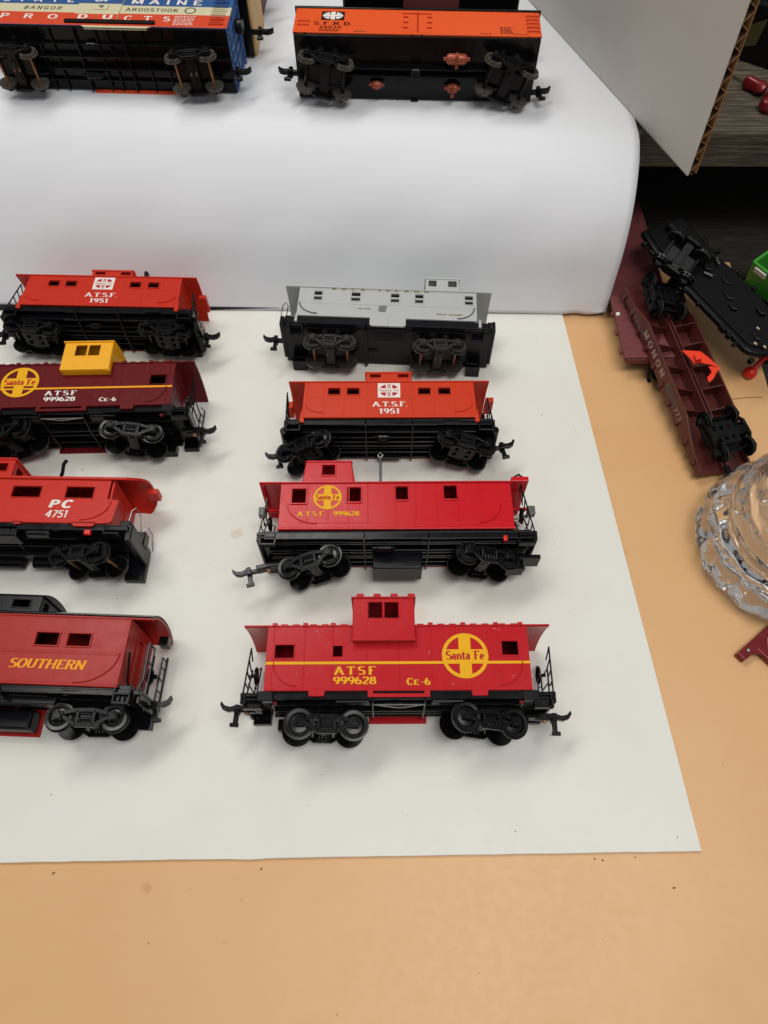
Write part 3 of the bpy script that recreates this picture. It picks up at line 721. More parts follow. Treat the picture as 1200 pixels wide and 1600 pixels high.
# ---------- short orange-red cabooses, numbered 1951
def caboose1951(loc, yaw, label, m, trucks, stack, oops=False, rx=0):
    c = empty('caboose', loc, yaw, rx=rx); tag(c, label, 'caboose', 'pair of orange-red cabooses lettered A.T.S.F. 1951')
    wins = [(-3.0, -2.42, 1.36, 1.76), (-2.07, -1.48, 1.36, 1.76), (1.43, 2.02, 1.36, 1.76), (2.42, 3.0, 1.36, 1.76)]
    b = body(c, -4.18, 4.18, 2.18, W, wins, m, bev=.025, flare=.012); frames(b, wins, W, m, t=.045)
    seams(b, [-4.05, -3.2, -2.22, -1.1, 1.1, 2.2, 3.2, 4.05], .06, 2.12, W, m, w=.022, h=.01, belt=[1.12], ends=(-4.1, 4.1))
    pts = []
    for x in (-3.2, -2.22, -1.1, 1.1, 2.2, 3.2): pts += line_pts(x+.05, .12, x+.05, 2.08)
    for y in (.08, 1.18, 2.1): pts += line_pts(-4.05, y, 4.05, y, .12)
    rivets(b, pts, W, m, .016)
    MB().box(-4.24, 4.24, -.03, .05, W-.08, W+.025).build('side_sill', m, b, bevel=.02)
    MB().box(-4.24, 4.24, -.3, .1, -.0, .1).build('side_sill', m, b, bevel=.03)
    for s in (-1, 1): MB().prism([(s*4.2, .4), (s*4.28, .4), (s*4.34, -.25), (s*4.2, -.3), (s*4.1, -.25)], W-.1, W+.02).build('corner_post', m, b, bevel=.02)
    rf = roof(c, -4.98, 4.96, 2.18, W, m, rise=.18, lip=.05)
    MB().box(4.9, 5.3, 1.7, 1.95, 1.1, 2.2).build('marker_lamp', m, rf, bevel=.02)
    MB().box(-5.2, -4.9, 1.5, 1.9, 1.1, 2.0).build('marker_lamp', m, rf, bevel=.02)
    grab_arc(b, -4.02, .28, 1, W, m, .8, .42, .022); grab_arc(b, 4.02, .28, -1, W, m, .9, .5, .022)
    z = W+.014
    emblem_square(b, -.56, .54, 1.17, 2.06, z)
    text('A.T.S.F.', -.8, .9, .62, .92, z, 'print_white', b, thick=.24, thin=.11, gap=.04)
    text('1951', -.5, .5, .2, .5, z, 'print_white', b, thick=.24, thin=.12, gap=.1)
    cu = MB(); hl = [(-.96, -.42, 2.88, 3.1), (.46, 1.0, 2.88, 3.1)]
    cu.wall(-1.17, 1.13, 2.2, 3.18, 2.55, 2.65, hl); cu.wall(-1.17, 1.13, 2.2, 3.18, .5, .6, hl)
    for x in (-1.17, 1.03): cu.box(x, x+.1, 2.2, 3.18, .6, 2.55)
    co = cu.build('cupola', m, c, bevel=.03); frames(co, hl, 2.65, m, t=.035, h=.03)
    MB().box(-1.22, 1.18, 3.14, 3.24, .45, 2.7).build('cupola_roof', m, co, bevel=.03)
    if stack: MB().tube([(1.5, 2.3, 1.7), (1.5, 3.7, 1.75), (1.4, 4.35, 1.85)], .14, 10).build('chimney', 'black', c, smooth=True)
    u = underframe(c, -4.9, 4.9, W, 'black', .36, ribs=(-1.15, 1.12), sills=(.75, 1.15, 2.05, 2.5), rib_m='charcoal')
    MB().box(-4.2, 4.2, -.5, -.1, W-.62, W-.54).build('side_channel', 'charcoal', u, bevel=.02)
    brake_cylinder(u, -.55, -.5, W-.95, 'black', .45, .17)
    MB().box(-.6, .6, -.6, -.1, .35, .5).build('tool_box', 'charcoal', u, bevel=.03)
    MB().box(2.6, 3.4, -.35, -.05, W-.12, W-.04).build('hanger', 'black', u, bevel=.02)
    platform_end(c, -4.2, -1, W, 'black', h=1.75, lean=.02 if not oops else -.2, depth=.9, wheel=oops)
    platform_end(c, 4.2, 1, W, 'black', h=1.35, lean=-.12, depth=.9)
    for d in (-1, 1):
        MB().cyl((d*5.1, -.45, .45), (d*5.1, -.45, W-.45), .22, 10).build('end_beam', 'black', u, bevel=.02)
    for t in trucks: truck(c, *t[0], **t[1])
    return c
c3 = caboose1951((.264, 20.59, .1), .26, 'orange-red caboose lettered 1951 between the silver and cherry red cabooses, on the right', 'orange_red',
    [((-4.0, -.98, 1.6), dict(swivel=16, tilt=17, wb=1.85, r=.52, rim='rim', holes=True)), ((3.6, -.85, 1.6), dict(swivel=-13, tilt=-8, wb=1.95, r=.52, rim='rim', holes=True))], False)
coupler(c3, -5.1, -.95, 1.3, -1, ang=8, shank=.25, screw=False); coupler(c3, 5.25, -.72, 1.5, 1, ang=12, shank=.25, screw=False)
c1 = caboose1951((-15.245, 27.916, .1), -1.57, 'orange-red caboose lettered 1951 farthest back on the left, black chimney on its roof', 'orange_red2',
    [((-3.7, -.85, 1.6), dict(swivel=-4, tilt=-3, wb=2.0, r=.52, holes=True)), ((3.5, -.8, 1.6), dict(swivel=-3, tilt=-1, wb=1.9, r=.52, holes=True))], True, oops=True)
coupler(c1, 5.2, -.6, 1.5, 1, ang=6, shank=.25, screw=False); coupler(c1, -5.2, -.6, 1.5, -1, ang=6, shank=.25, screw=False)

# ---------- silver caboose
def silver():
    c = empty('caboose', (.205, 27.021, .1), -2.74)
    tag(c, 'silver grey caboose with black underframe, farthest back on the right against the paper', 'caboose')
    wp = [(-4.02, -3.6), (-2.02, -1.55), (.1, .54), (1.4, 1.83), (4.06, 4.48)]
    wins = []
    for a, b_ in wp: wins += [(a, b_, 1.5, 1.76), (a, b_, 1.14, 1.38)]
    b = body(c, -4.85, 4.68, 2.1, W, wins, 'silver', bev=.025, holes_far=[])
    for a, b_ in wp:
        MB().ring(a, b_, 1.14, 1.76, .05, W-.02, W+.03).build('window_frame', 'silver', b, bevel=.01)
        MB().box(a, b_, 1.39, 1.49, W-.04, W+.02).build('window_rail', 'silver', b, bevel=.01)
    seams(b, [], 0, 2, W, 'silver', belt=[.92], ends=(-4.6, 4.6))
    rf = roof(c, -5.62, 5.5, 2.08, W, 'silver', rise=.18, lip=.06)
    mb = MB().prism([(-.95, 0.05), (-.95, -.5), (-.8, -.58), (.82, -.58), (.95, -.5), (.95, .05)], W-.1, W+.02)
    mb.box(-.03, .03, -.56, 0, W, W+.04); mb.build('side_skirt', 'silver', b, bevel=.03)
    for s in (-1, 1): 
        MB().prism([(s*4.78, .1), (s*4.88, .1), (s*4.92, -.42), (s*4.76, -.42)], W-.1, W+.02).build('corner_post', 'silver', b, bevel=.02)
    grab_arc(b, -4.75, .14, 1, W, 'print_dark', 1.0, .8, .03); grab_arc(b, 4.55, .1, -1, W, 'print_dark', .9, .8, .03)
    z = W+.012
    text('ROCK ISLAND', -3.1, 2.1, 1.9, 2.02, z, 'print_gold', b, thick=.3, thin=.16, gap=1.1)
    quad(g := MB(), -2.9, 1.9, 1.95, 2.08, z-.004); g.build('worn_strip', mat('worn_gold', (172, 166, 140), .5, wear=(176, 178, 176), wlo=.5, wscale=4), b, merge=False)
    text('ROCK ISLAND', -1.62, -.95, .56, .64, z, 'print_gold', b, thick=.3, thin=.18, gap=.1)
    text('BLACKENED', 2.55, 3.9, .34, .42, z, 'print_gold', b, thick=.3, thin=.18, gap=.08) if False else text('ROCK ISLAND', 2.55, 3.9, .34, .42, z, 'print_gold', b, thick=.3, thin=.18, gap=.1)
    g = MB(); 
    for k in range(7): quad(g, -.56+random.uniform(0, .06), -.06-random.uniform(0, .08), .42+.065*k, .455+.065*k, z)
    g.build('worn_print', 'print_dark', b, merge=False)
    cu = MB(); hl = [(2.12, 2.55, 2.98, 3.42), (3.2, 3.66, 2.98, 3.42)]
    cu.wall(1.95, 3.8, 2.1, 3.52, 2.6, 2.7, hl); cu.wall(1.95, 3.8, 2.1, 3.52, .5, .6, hl)
    for x in (1.95, 3.7): cu.box(x, x+.1, 2.1, 3.52, .6, 2.6)
    co = cu.build('cupola', 'silver', c, bevel=.04)
    MB().box(1.9, 3.85, 3.48, 3.6, .45, 2.76).build('cupola_roof', 'silver', co, bevel=.04)
    
    for s in (-1, 1):
        MB().box(s*5.5, s*5.85, 1.3, 1.7, .7, 1.4).build('marker_lamp', 'black', rf, bevel=.03)
    MB().tube([(-5.75, -.3, W-.5), (-5.75, 1.1, W-.5), (-5.6, 1.35, W-.5), (-5.45, 1.1, W-.5), (-5.45, -.1, W-.5)], .025, 5).build('handrail', 'black', c, smooth=True)
    u = MB(); u.box(-5.6, 5.55, -.45, -.02, .08, W-.45); u.box(-5.3, 5.3, -.45, -.02, W-.4, W-.1)
    u.box(-.9, .9, -.72, -.5, W-1.1, W-.2)
    u.box(-5.72, -5.5, -.5, .1, .4, W-.2); u.box(5.5, 5.68, -.5, .2, .4, W-.2)
    uo = u.build('underframe', 'charcoal', c, bevel=.04)
    g = MB()
    for x in (-1.15, 1.35): g.box(x-.08, x+.08, -.66, -.5, .1, W-.4)
    g.box(-1.1, -.5, -.6, -.53, 1.1, 1.2); g.build('cross_bearer', 'charcoal', uo, bevel=.02)
    for x in (-5.2, 4.35):
        s = MB()
        s.box(x, x+.75, -1.05, -.5, .0, .1); s.box(x, x+.08, -1.05, -.5, .0, .8); s.box(x+.67, x+.75, -1.05, -.5, .0, .8)
        s.box(x, x+.75, -.8, -.7, 0, .75); s.box(x, x+.75, -1.08, -.98, 0, .75)
        s.build('step', 'charcoal', uo, bevel=.02)
        s = MB(); s.box(x, x+.75, -.75, -.45, W-.75, W-.68); s.box(x, x+.07, -.75, -.45, W-.75, W-.2); s.box(x+.68, x+.75, -.75, -.45, W-.75, W-.2); s.build('step', 'charcoal', uo, bevel=.02)
    truck(c, -3.05, -1.02, 1.55, swivel=0, tilt=0, wb=1.8, r=.52, wm='dusty', axm='brass', bm='grey', m='dusty', rim='rim')
    truck(c, 2.75, -1.02, 1.5, swivel=-4, tilt=6, wb=1.85, r=.52, wm='dusty', axm='brass', bm='grey', m='dusty', rim='rim')
    coupler(c, -5.7, -.3, 1.5, -1, ang=0, shank=.3, screw=False, m='charcoal')
silver()

# ---------- vermilion caboose PC 4751
def pc():
    c = empty('caboose', (-14.5-2.9, 14.874, .1), -1.08)
    tag(c, 'vermilion caboose lettered P C 4751 with thin black chimney, left side', 'caboose')
    wins = [(.52, 1.82, 1.28, 1.84), (2.96, 4.22, 1.27, 1.85), (-2.1, -.8, 1.28, 1.84), (-4.6, -3.3, 1.28, 1.84)]
    b = body(c, -5.05, 5.05, 2.3, W, wins+[(4.9, 5.06, 1.25, 2.31)], 'vermilion', bev=.025); frames(b, wins, W, 'vermilion', t=.04, h=.03)
    sk = MB().prism([(5.03, 1.22), (5.42, 1.2), (5.32, .12), (5.2, .02), (5.03, .02)], W-.1, W)
    sk.prism([(.9, .05), (1.05, -.08), (1.25, -.08), (1.4, .05)], W-.1, W); sk.prism([(3.5, .05), (3.7, -.15), (4.5, -.15), (4.65, .05)], W-.1, W)
    sk.build('side_skirt', 'vermilion', b)
    rivets(b, line_pts(-5, .14, 5.2, .14, .13)+line_pts(-5, 2.2, 4.8, 2.2, .13)+line_pts(5.25, .2, 5.35, 1.15, .13), W, 'vermilion', .018)
    rf = roof(c, -6.1, 5.6, 2.34, W, 'vermilion', rise=.5, lip=.1, drop=.12, n=14)
    # rounded end canopy
    cp = MB(); n = 14; vs = []; zc = W/2; hw = W/2+.1
    for i in range(n+1):
        t = -1+2*i/n; y = 2.34+.5*(1-abs(t)**2.2); ex = 6.28-.55*abs(t)**4 
        vs += [(5.55, y, zc+hw*t), (ex, y-.02, zc+hw*t), (ex, y-.12, zc+hw*t*.97), (5.55, y-.1, zc+hw*t*.97)]
    fs = []
    for i in range(n):
        for k in range(4): fs.append((4*i+k, 4*i+(k+1) % 4, 4*i+4+(k+1) % 4, 4*i+4+k))
    fs += [(0, 1, 2, 3), (4*n+3, 4*n+2, 4*n+1, 4*n)]
    cp.add(vs, fs).build('end_canopy', 'vermilion', rf)
    MB().box(6.1, 6.62, 2.3, 2.6, 1.2, 1.9).build('marker_lamp', 'vermilion', rf, bevel=.03)
    grab_arc(b, 5.1, .16, -1, W, 'vermilion', 1.25, .95, .035)
    z = W+.01
    text('P', 2.34, 2.76, .76, 1.14, z, 'print_white', b, thick=.3, thin=.2, serif=False, slant=.15)
    text('C', 2.92, 3.36, .76, 1.14, z, 'print_white', b, thick=.3, thin=.2, serif=False, slant=.15)
    text('4751', 2.3, 3.28, .26, .62, z, 'print_white', b, thick=.2, thin=.13, serif=False, slant=.15, gap=.06)
    cu = MB(); hl = [(-.85, -.28, 2.86, 3.28)]
    cu.wall(-2.6, -.0, 2.3, 3.5, 2.75, 2.85, hl); cu.wall(-2.6, 0, 2.3, 3.5, .35, .45, hl)
    ends = MB().wall(.45, 2.75, 2.3, 3.5, 0, .1, [(1.9, 2.5, 2.9, 3.3), (.7, 1.3, 2.9, 3.3)])
    for x in (-2.6, -.1): cu.add([(x+q, y, a) for a, y, q in ends.v], ends.f)
    co = cu.build('cupola', 'vermilion', c, bevel=.03); frames(co, hl, 2.85, 'vermilion', t=.05, h=.03)
    MB().box(-2.7, .08, 3.46, 3.58, .3, 2.92).build('cupola_roof', 'vermilion', co, bevel=.04)
    MB().tube([(1.62, 2.7, 1.6), (1.68, 3.6, 1.6), (1.62, 4.05, 1.6), (1.72, 4.3, 1.6)], .09, 8).build('chimney', 'black', c, smooth=True)
    u = underframe(c, -5.6, 5.6, W, 'black', .3, ribs=(-1.2, .9), sills=(.8, 2.3), rib_m='charcoal')
    MB().box(-1.6, 1.2, -.62, -.12, W-1.0, W-.12).build('tank_box', 'charcoal', u, bevel=.05)
    MB().box(-5.0, 2.9, -.72, -.5, .9, 1.3).build('side_channel', 'charcoal', u, bevel=.03)
    for k in range(3): MB().cyl((-3.2+2.1*k, -.75, .55), (-1.6+2.1*k, -.75, .55), .3, 14).build('air_tank', 'black', u, bevel=.03)
    MB().box(1.5, 2.6, -.5, -.15, W-.6, W-.2).build('valve_box', 'charcoal', u, bevel=.08)
    MB().box(4.15, 4.45, -.5, -.25, W-.3, W-.1).build('marker_lamp', 'bright_red', u, bevel=.05)
    p = MB(); p.box(5.2, 6.1, -.3, -.05, .1, W-.1); p.box(5.95, 6.25, -.75, .1, .2, W-.2); p.box(5.3, 6.2, -1.5, -.3, .0, .4)
    p.box(5.55, 6.05, -.2, .35, W-.6, W-.35); p.box(5.7, 6.3, -.2, .5, .9, 1.5)
    po = p.build('end_platform', 'charcoal', c, bevel=.05)
    s = MB()
    for k in range(3): s.box(5.0, 5.7, -.12-.16*k, -.04-.16*k, W-.55, W-.12)
    s.box(5.0, 5.06, -.5, 0, W-.6, W-.08); s.build('step', 'charcoal', po, bevel=.02)
    for zz in (W-.45, .9):
        MB().tube([(5.9, .1, zz), (5.95, .9, zz), (6.1, 1.05, zz), (6.2, .9, zz-.5), (6.3, .1, zz-.7)], .028, 6).build('handrail', 'steel', po, smooth=True)
    truck(c, 4.02, -1.12, 1.6, swivel=14, tilt=-2, wb=1.95, r=.56, rim='rim', axm='brass', m='blackdull')
    truck(c, -4.02, -1.12, 1.6, swivel=0, tilt=0, wb=1.95, r=.56, rim='rim', axm='brass', m='blackdull')
pc()

# ---------- brick red caboose lettered SOUTHERN
def southern():
    c = empty('caboose', (-12.839-2.85, 7.703, .1), -2.17)
    tag(c, 'brick red caboose lettered SOUTHERN with black cupola, nearest row on the left', 'caboose')
    wins = [(1.49, 2.42, 1.58, 2.1), (2.8, 3.72, 1.58, 2.1), (-4.4, -3.5, 1.58, 2.1), (-2.9, -2.0, 1.58, 2.1)]
    b = body(c, -5.2, 5.2, 2.85, W, wins, 'brick_red', bev=.025); frames(b, wins, W, 'brick_red', t=.06, h=.05)
    seams(b, [], 0, 2, W, 'brick_red', belt=[1.28], ends=(-5.1, 5.1))
    pts = []
    for y in (.1, 1.36, 2.72): pts += line_pts(-5.1, y, 5.1, y, .11)
    for x in (-4.8, -3.2, -1.7, -.3, 1.1, 2.6, 3.95): pts += line_pts(x, .2, x, 2.6, .24)
    pts += line_pts(5.1, .15, 5.1, 2.7, .1)
    rivets(b, pts, W, 'brick_red', .02)
    MB().box(-5.22, 5.22, -.03, .04, W-.08, W+.025).build('side_sill', 'brick_red', b, bevel=.02)
    e = MB()
    e.box(5.2, 5.26, .2, 2.4, W/2-.45, W/2-.38); e.box(5.2, 5.26, .2, 2.4, W/2+.38, W/2+.45); e.box(5.2, 5.26, 2.33, 2.4, W/2-.45, W/2+.45)
    e.build('door_frame', 'brick_red', b, bevel=.01)
    rf = roof(c, -6.05, 6.05, 2.85, W, 'brick_red', rise=.42, lip=.05, n=14)
    MB().box(-5.9, 5.9, 3.24, 3.32, W/2-.35, W/2+.35).build('roof_walk', 'black', rf, bevel=.02)
    roof(c, -6.06, 6.06, 2.93, W, 'black', rise=.42, lip=.06, th=.05, n=14, drop=.03, name='roof_cover')
    MB().box(5.9, 6.3, 2.3, 2.7, .9, 1.5).build('marker_lamp', 'black', rf, bevel=.04)
    grab_arc(b, 5.02, .12, -1, W, 'brick_red', 1.6, 1.25, .035)
    z = W+.012
    text('SOUTHERN', .68, 3.72, .62, 1.0, z, 'print_orange', b, thick=.24, thin=.1, slant=.22, gap=.04)
    cu = MB(); hl = [(-.1, .62, 3.3, 3.62), (-1.8, -1.1, 3.3, 3.62)]
    cu.wall(-2.4, 1.1, 2.95, 3.85, 2.72, 2.82, hl); cu.wall(-2.4, 1.1, 2.95, 3.85, .38, .48, hl)
    ends = MB().wall(.48, 2.72, 2.95, 3.85, 0, .1, [(2.1, 2.55, 3.2, 3.65), (.65, 1.1, 3.2, 3.65)])
    for x in (-2.4, 1.0): cu.add([(x+q, y, a) for a, y, q in ends.v], ends.f)
    co = cu.build('cupola', 'charcoal', c, bevel=.03); frames(co, hl, 2.82, 'charcoal', t=.05, h=.04)
    prof = [(3.85+.25*(1-abs(-1+2*i/8)**2.2), W/2+1.28*(-1+2*i/8)) for i in range(9)]
    MB().xprism([(3.8, prof[0][1])]+prof+[(3.8, prof[-1][1])], -2.5, 1.2).build('cupola_roof', 'black', co, bevel=.02)
    u = underframe(c, -5.2, 5.2, W, 'black', .32, ribs=(-1.2, .6), sills=(.8, 2.35), rib_m='charcoal')
    MB().box(-5.0, 2.6, -.62, -.3, W-1.3, W-.7).build('side_channel', 'charcoal', u, bevel=.04)
    rivets(u, [(-4.9+.12*k, -.3) for k in range(60)], W-.69, 'grey', .02)
    MB().box(-1.6, 1.1, -1.35, -.5, .15, 1.0).build('battery_box', 'charcoal', u, bevel=.12, seg=3)
    MB().box(-1.7, 1.2, -1.45, -.2, .0, .12).build('side_skirt', 'brick_red', b, bevel=.02)
    MB().box(2.9, 3.9, -.32, -.05, W-.5, W-.12).build('air_tank', 'black', u, bevel=.12, seg=3)
    p = MB(); p.box(5.15, 6.1, -.25, -.05, .15, W-.15); p.box(5.95, 6.1, -.55, .0, .3, W-.3); po = p.build('end_platform', 'black', c, bevel=.03)
    s = MB(); s.box(5.1, 5.8, -.62, .12, W-.25, W-.16); s.box(5.1, 5.18, -.62, .1, W-.3, W+.02); s.box(5.72, 5.8, -.62, .1, W-.3, W+.02); s.box(5.1, 5.8, -.3, -.2, W-.3, W+.02); s.box(5.1, 5.8, -.66, -.56, W-.3, W+.02)
    for q in (5.33, 5.53): s.box(q, q+.05, -.56, -.3, W-.2, W-.05)
    s.build('step', 'charcoal', po, bevel=.025)
    s = MB(); s.box(5.1, 5.9, -1.0, -.2, .0, .2); s.box(5.1, 5.18, -1.0, -.2, 0, .5); s.box(5.82, 5.9, -1.0, -.2, 0, .5); s.build('step', 'charcoal', po, bevel=.025)
    r = MB()
    for zz in (.3, 1.0, 2.2, 2.9): r.tube([(6.05, -.1, zz), (6.05, 2.1 if zz in (.3,) else 1.9, zz)], .045, 6)
    for yy in (.5, 1.0, 1.5, 1.9): r.tube([(6.05, yy, .3), (6.05, yy, 1.0)], .035, 6)
    r.tube([(6.05, 1.2, 2.2), (6.05, 1.2, 2.9)], .04, 6)
    r.tube([(6.05, 1.9, 2.2), (6.05, 1.9, 2.9)], .045, 6); r.tube([(5.75, -.6, 2.95), (6.1, .4, 2.95), (6.05, 1.9, 2.9)], .05, 6)
    r.tube([(5.3, 1.5, 2.9), (5.3, .4, 2.5), (5.6, -.1, 2.3)], .05, 6)
    r.build('end_railing', 'black', po, smooth=True)
    b2 = MB(); cc = Vector((5.75, 1.0, 1.2))
    b2.tube([(cc.x, cc.y+.32*cos(a*pi/8), cc.z+.32*sin(a*pi/8)) for a in range(17)], .06, 6); b2.cyl((5.6, 1.0, 1.2), (6.05, 1.0, 1.2), .1, 8)
    b2.tube([(5.75, .0, 1.2), (5.75, 1.9, 1.2)], .05, 6); b2.build('brake_wheel', 'black', po, smooth=True)
    truck(c, 3.92, -1.05, 1.55, swivel=-3, tilt=2, wb=2.15, r=.57, axm='black')
    truck(c, -3.92, -1.05, 1.55, swivel=0, tilt=0, wb=2.15, r=.57, axm='black')
    coupler(c, 5.95, -.45, 1.7, 1, ang=12, shank=.3, screw=False)
southern()

# ---------- box cars on the paper covered shelf
SH = 7.92
def boxcar(loc, yaw, label, L_, top, m, underm, W=3.3, roofm='black', trucks=(), couplers=True, name='boxcar', undy=.0):
    c = empty(name, loc, yaw); tag(c, label, 'box car')
    if name == 'refrigerator_car':
        MB().box(-L_/2+.02, L_/2-.02, .0, top, 0.02, W-.06).build('car_shell', 'black', c, bevel=.03)
        return c, MB().box(-L_/2, L_/2, 0, top, W-.09, W).build('body', m, c, bevel=.02)
    mb = MB().box(-L_/2, L_/2, 0, top, 0.02, W)
    b = mb.build('body', m, c, bevel=.03)
    return c, b
# orange refrigerator car
c, b = boxcar((1.672, 38.74, SH), -2.14, 'orange refrigerator box car lettered S.F.R.D. with black underside and copper tanks', 12.7, 2.28, 'orange', 'black', name='refrigerator_car')
W2 = 3.3
rf = MB().box(-6.45, 6.45, 2.26, 2.42, -.0, W2+.06).build('roof', 'black', c, bevel=.03)
MB().box(-5.9, -5.2, 2.4, 2.7, 2.2, 2.6).build('brake_wheel', 'black', rf, bevel=.1)
MB().box(-6.1, 6.1, 2.42, 2.5, 1.2, 2.0).build('roof_walk', 'black', rf, bevel=.02)
d = MB().box(-.8, .02, .16, 2.02, W2-.02, W2+.03); d.box(.05, .76, .16, 2.02, W2-.02, W2+.03); do = d.build('door', 'orange', b, bevel=.02)
h = MB()
for yy in (.5, 1.0, 1.5):
    for xx in (-.72, .5): h.box(xx, xx+.26, yy-.035, yy+.035, W2+.03, W2+.07)
h.box(-.78, .74, 1.82, 1.88, W2+.03, W2+.06); h.box(0.0, .05, .2, 1.95, W2+.03, W2+.07); h.build('door_hardware', 'print_red', do, bevel=.01)
for x0 in (5.62,):
    for k in range(5): MB().tube([(x0, .35+.36*k, W2), (x0+.04, .35+.36*k, W2+.07), (x0+.6, .35+.36*k, W2+.07), (x0+.64, .35+.36*k, W2)], .025, 5).build('grab_iron', 'print_red', b, smooth=True)
for k in range(2): MB().tube([(-6.15, .6+.36*k, W2), (-6.1, .6+.36*k, W2+.06), (-5.6, .6+.36*k, W2+.06), (-5.55, .6+.36*k, W2)], .022, 5).build('grab_iron', 'print_red', b, smooth=True)
emblem_square(b, -4.98, -3.78, 1.16, 1.98, W2+.012, bg='print_black', fg='print_white', txt=False)
g = MB(); quad(g, -4.5, -4.26, 1.2, 1.94, W2+.016); quad(g, -4.9, -3.86, 1.48, 1.66, W2+.017); g.build('emblem_cross', 'print_white', b, merge=False)
text('S.F.R.D.', -5.32, -3.3, .68, .98, W2+.012, 'print_black', b, thick=.22, thin=.1, gap=.16)
text('25030', -5.0, -3.9, .4, .58, W2+.012, 'print_black', b, thick=.24, thin=.12, gap=.2)
g = MB(); random.seed(3)
for k in range(3):
    x = -5.0
    while x < -4.05: w_ = random.uniform(.08, .2); quad(g, x, x+w_, .1+.09*k, .14+.09*k, W2+.012); x += w_+.06
for k in range(5):
    x = 4.25
    while x < 4.8: w_ = random.uniform(.06, .16); quad(g, x, x+w_, .2+.13*k, .26+.13*k, W2+.012); x += w_+.05
for x0 in (-3.2, 3.2, 4.95):
    x = x0
    while x < x0+.6: w_ = random.uniform(.06, .14); quad(g, x, x+w_, .12, .17, W2+.012); x += w_+.05
g.build('fine_print', 'print_black', b, merge=False)
u = MB().box(-6.3, 6.3, -.18, -.0, .06, W2-.06); u.box(-4.4, 4.4, -.55, -.1, 1.42, 1.5); u.box(-4.4, 4.4, -.55, -.1, 1.8, 1.88)
uo = u.build('underframe', 'black', c, bevel=.02)
for x in (-2.0, -.9, 1.1, 2.9): MB().box(x-.03, x+.03, -.24, -.16, .08, W2-.08).build('cross_bearer', 'black', uo)
for x in (-2.95, 0, 2.95): MB().box(x-.8, x+.8, -.3, -.16, W2/2+.24, W2/2+.28).build('stringer', 'charcoal', uo)
MB().box(-.26, .26, -.75, -.5, 1.38, 1.95).build('weight_screw', 'charcoal', uo, bevel=.1, seg=3)
for x, y in ((-5.95, .0), (5.95, 0), (0, .0)):
    MB().wall(x-.3, x+.3, -.26, -.02, W2-.08, W2-.0, [(x-.2, x+.2, -.18, -.02)]).build('step_iron', 'charcoal', uo, bevel=.01)
MB().box(-.2, .2, -.3, -.02, -.0, .1).build('step_iron', 'charcoal', uo, bevel=.01)
def tank(x, z, l, r):
    t = MB().lathe([(0, -l/2), (r*.7, -l/2), (r, -l/2+.12), (r, -.06), (r*1.15, -.06), (r*1.15, .06), (r, .06), (r, l/2-.12), (r*.7, l/2), (0, l/2)], n=18)
    t.warp(lambda a, b_, cc: (x+cc, -.42+a, z+b_))
    t.cyl((x-l/2-.15, -.42, z), (x-l/2, -.42, z), r*.35, 8); t.cyl((x+l/2, -.42, z), (x+l/2+.15, -.42, z), r*.35, 8)
    t.build('tank', 'copper', uo, smooth=True)
tank(2.1, 2.35, 1.05, .26); tank(-2.05, .95, .5, .2); tank(2.0, .85, .55, .22)
for x, z in ((2.1, 2.35), (2.0, .85)):
    g = MB()
    for k in range(5): g.box(x-.08, x+.08, -.78, -.62, z-.3+.13*k, z-.22+.13*k)
    g.build('tank_rib', 'copper', uo)
truck(c, -4.75, -.85, 1.6, swivel=-8, tilt=-3, wb=1.95, r=.5, wm='dirtywheel', axm='black', m='blackdull', bm='charcoal', rim='rim')
truck(c, 4.75, -.85, 1.55, swivel=-14, tilt=-5, wb=1.95, r=.5, wm='dirtywheel', axm='black', m='blackdull', bm='charcoal', rim='rim')
coupler(c, -6.35, -.1, 1.3, -1, ang=-6, shank=.2, screw=False); coupler(c, 6.35, -.2, .6, 1, ang=10, shank=.2, screw=False)

# blue, cream and red box car
c, b = boxcar((-14.4, 39.52, SH), -2.38, 'blue, cream and red box car lettered STATE OF MAINE, upper left corner', 12.7, 2.82, 'mblue', 'black', name='boxcar')
g = MB(); quad(g, -6.33, 6.33, 1.2, 2.0, W2+.004); g.build('cream_band', 'mcream', b, merge=False)
g = MB(); quad(g, -6.33, 6.33, .02, 1.2, W2+.004); g.build('red_band', 'mred', b, merge=False)
MB().box(-6.45, 6.45, 2.8, 3.0, 0, W2+.05).build('roof', 'mblue', c, bevel=.03)
d = MB().box(-1.75, .55, .42, 2.78, W2-.02, W2+.07); do = d.build('door', 'mcream', b, bevel=.02)
g = MB(); quad(g, -1.74, .54, 2.0, 2.77, W2+.074); g.build('door_blue_band', 'mblue', do, merge=False)
g = MB(); quad(g, -1.74, .54, .43, .98, W2+.074); g.build('door_red_band', 'mred', do, merge=False)
text('OF', -1.0, -.1, 2.2, 2.62, W2+.08, 'print_white', do, thick=.26, thin=.18, serif=False, slant=.2)
text('PR', -1.4, .2, .5, .9, W2+.08, 'print_white', do, thick=.24, thin=.16, serif=False, gap=.8) if False else text('DU', -1.5, .35, .5, .9, W2+.08, 'print_white', do, thick=.24, thin=.16, serif=False, gap=1.2)
MB().box(-.85, -.1, 1.35, 1.85, W2+.05, W2+.12).build('placard', 'mcream', do, bevel=.01)
text('9', -.6, -.35, 1.48, 1.74, W2+.125, 'print_black', do, thick=.2, thin=.15, serif=False)
tr_ = MB().box(-2.1, 2.6, .18, .4, W2-.02, W2+.12); tr_.build('door_rail', 'blackdull', b, bevel=.02)
MB().prism([(-1.2, .0), (-1.0, -.16), (2.2, -.16), (2.45, .0)], W2-.1, W2+.01).build('side_sill', 'mcream', b)
text('STATE', -5.9, -2.1, 2.18, 2.62, W2+.012, 'print_white', b, thick=.2, thin=.14, serif=False, gap=.9)
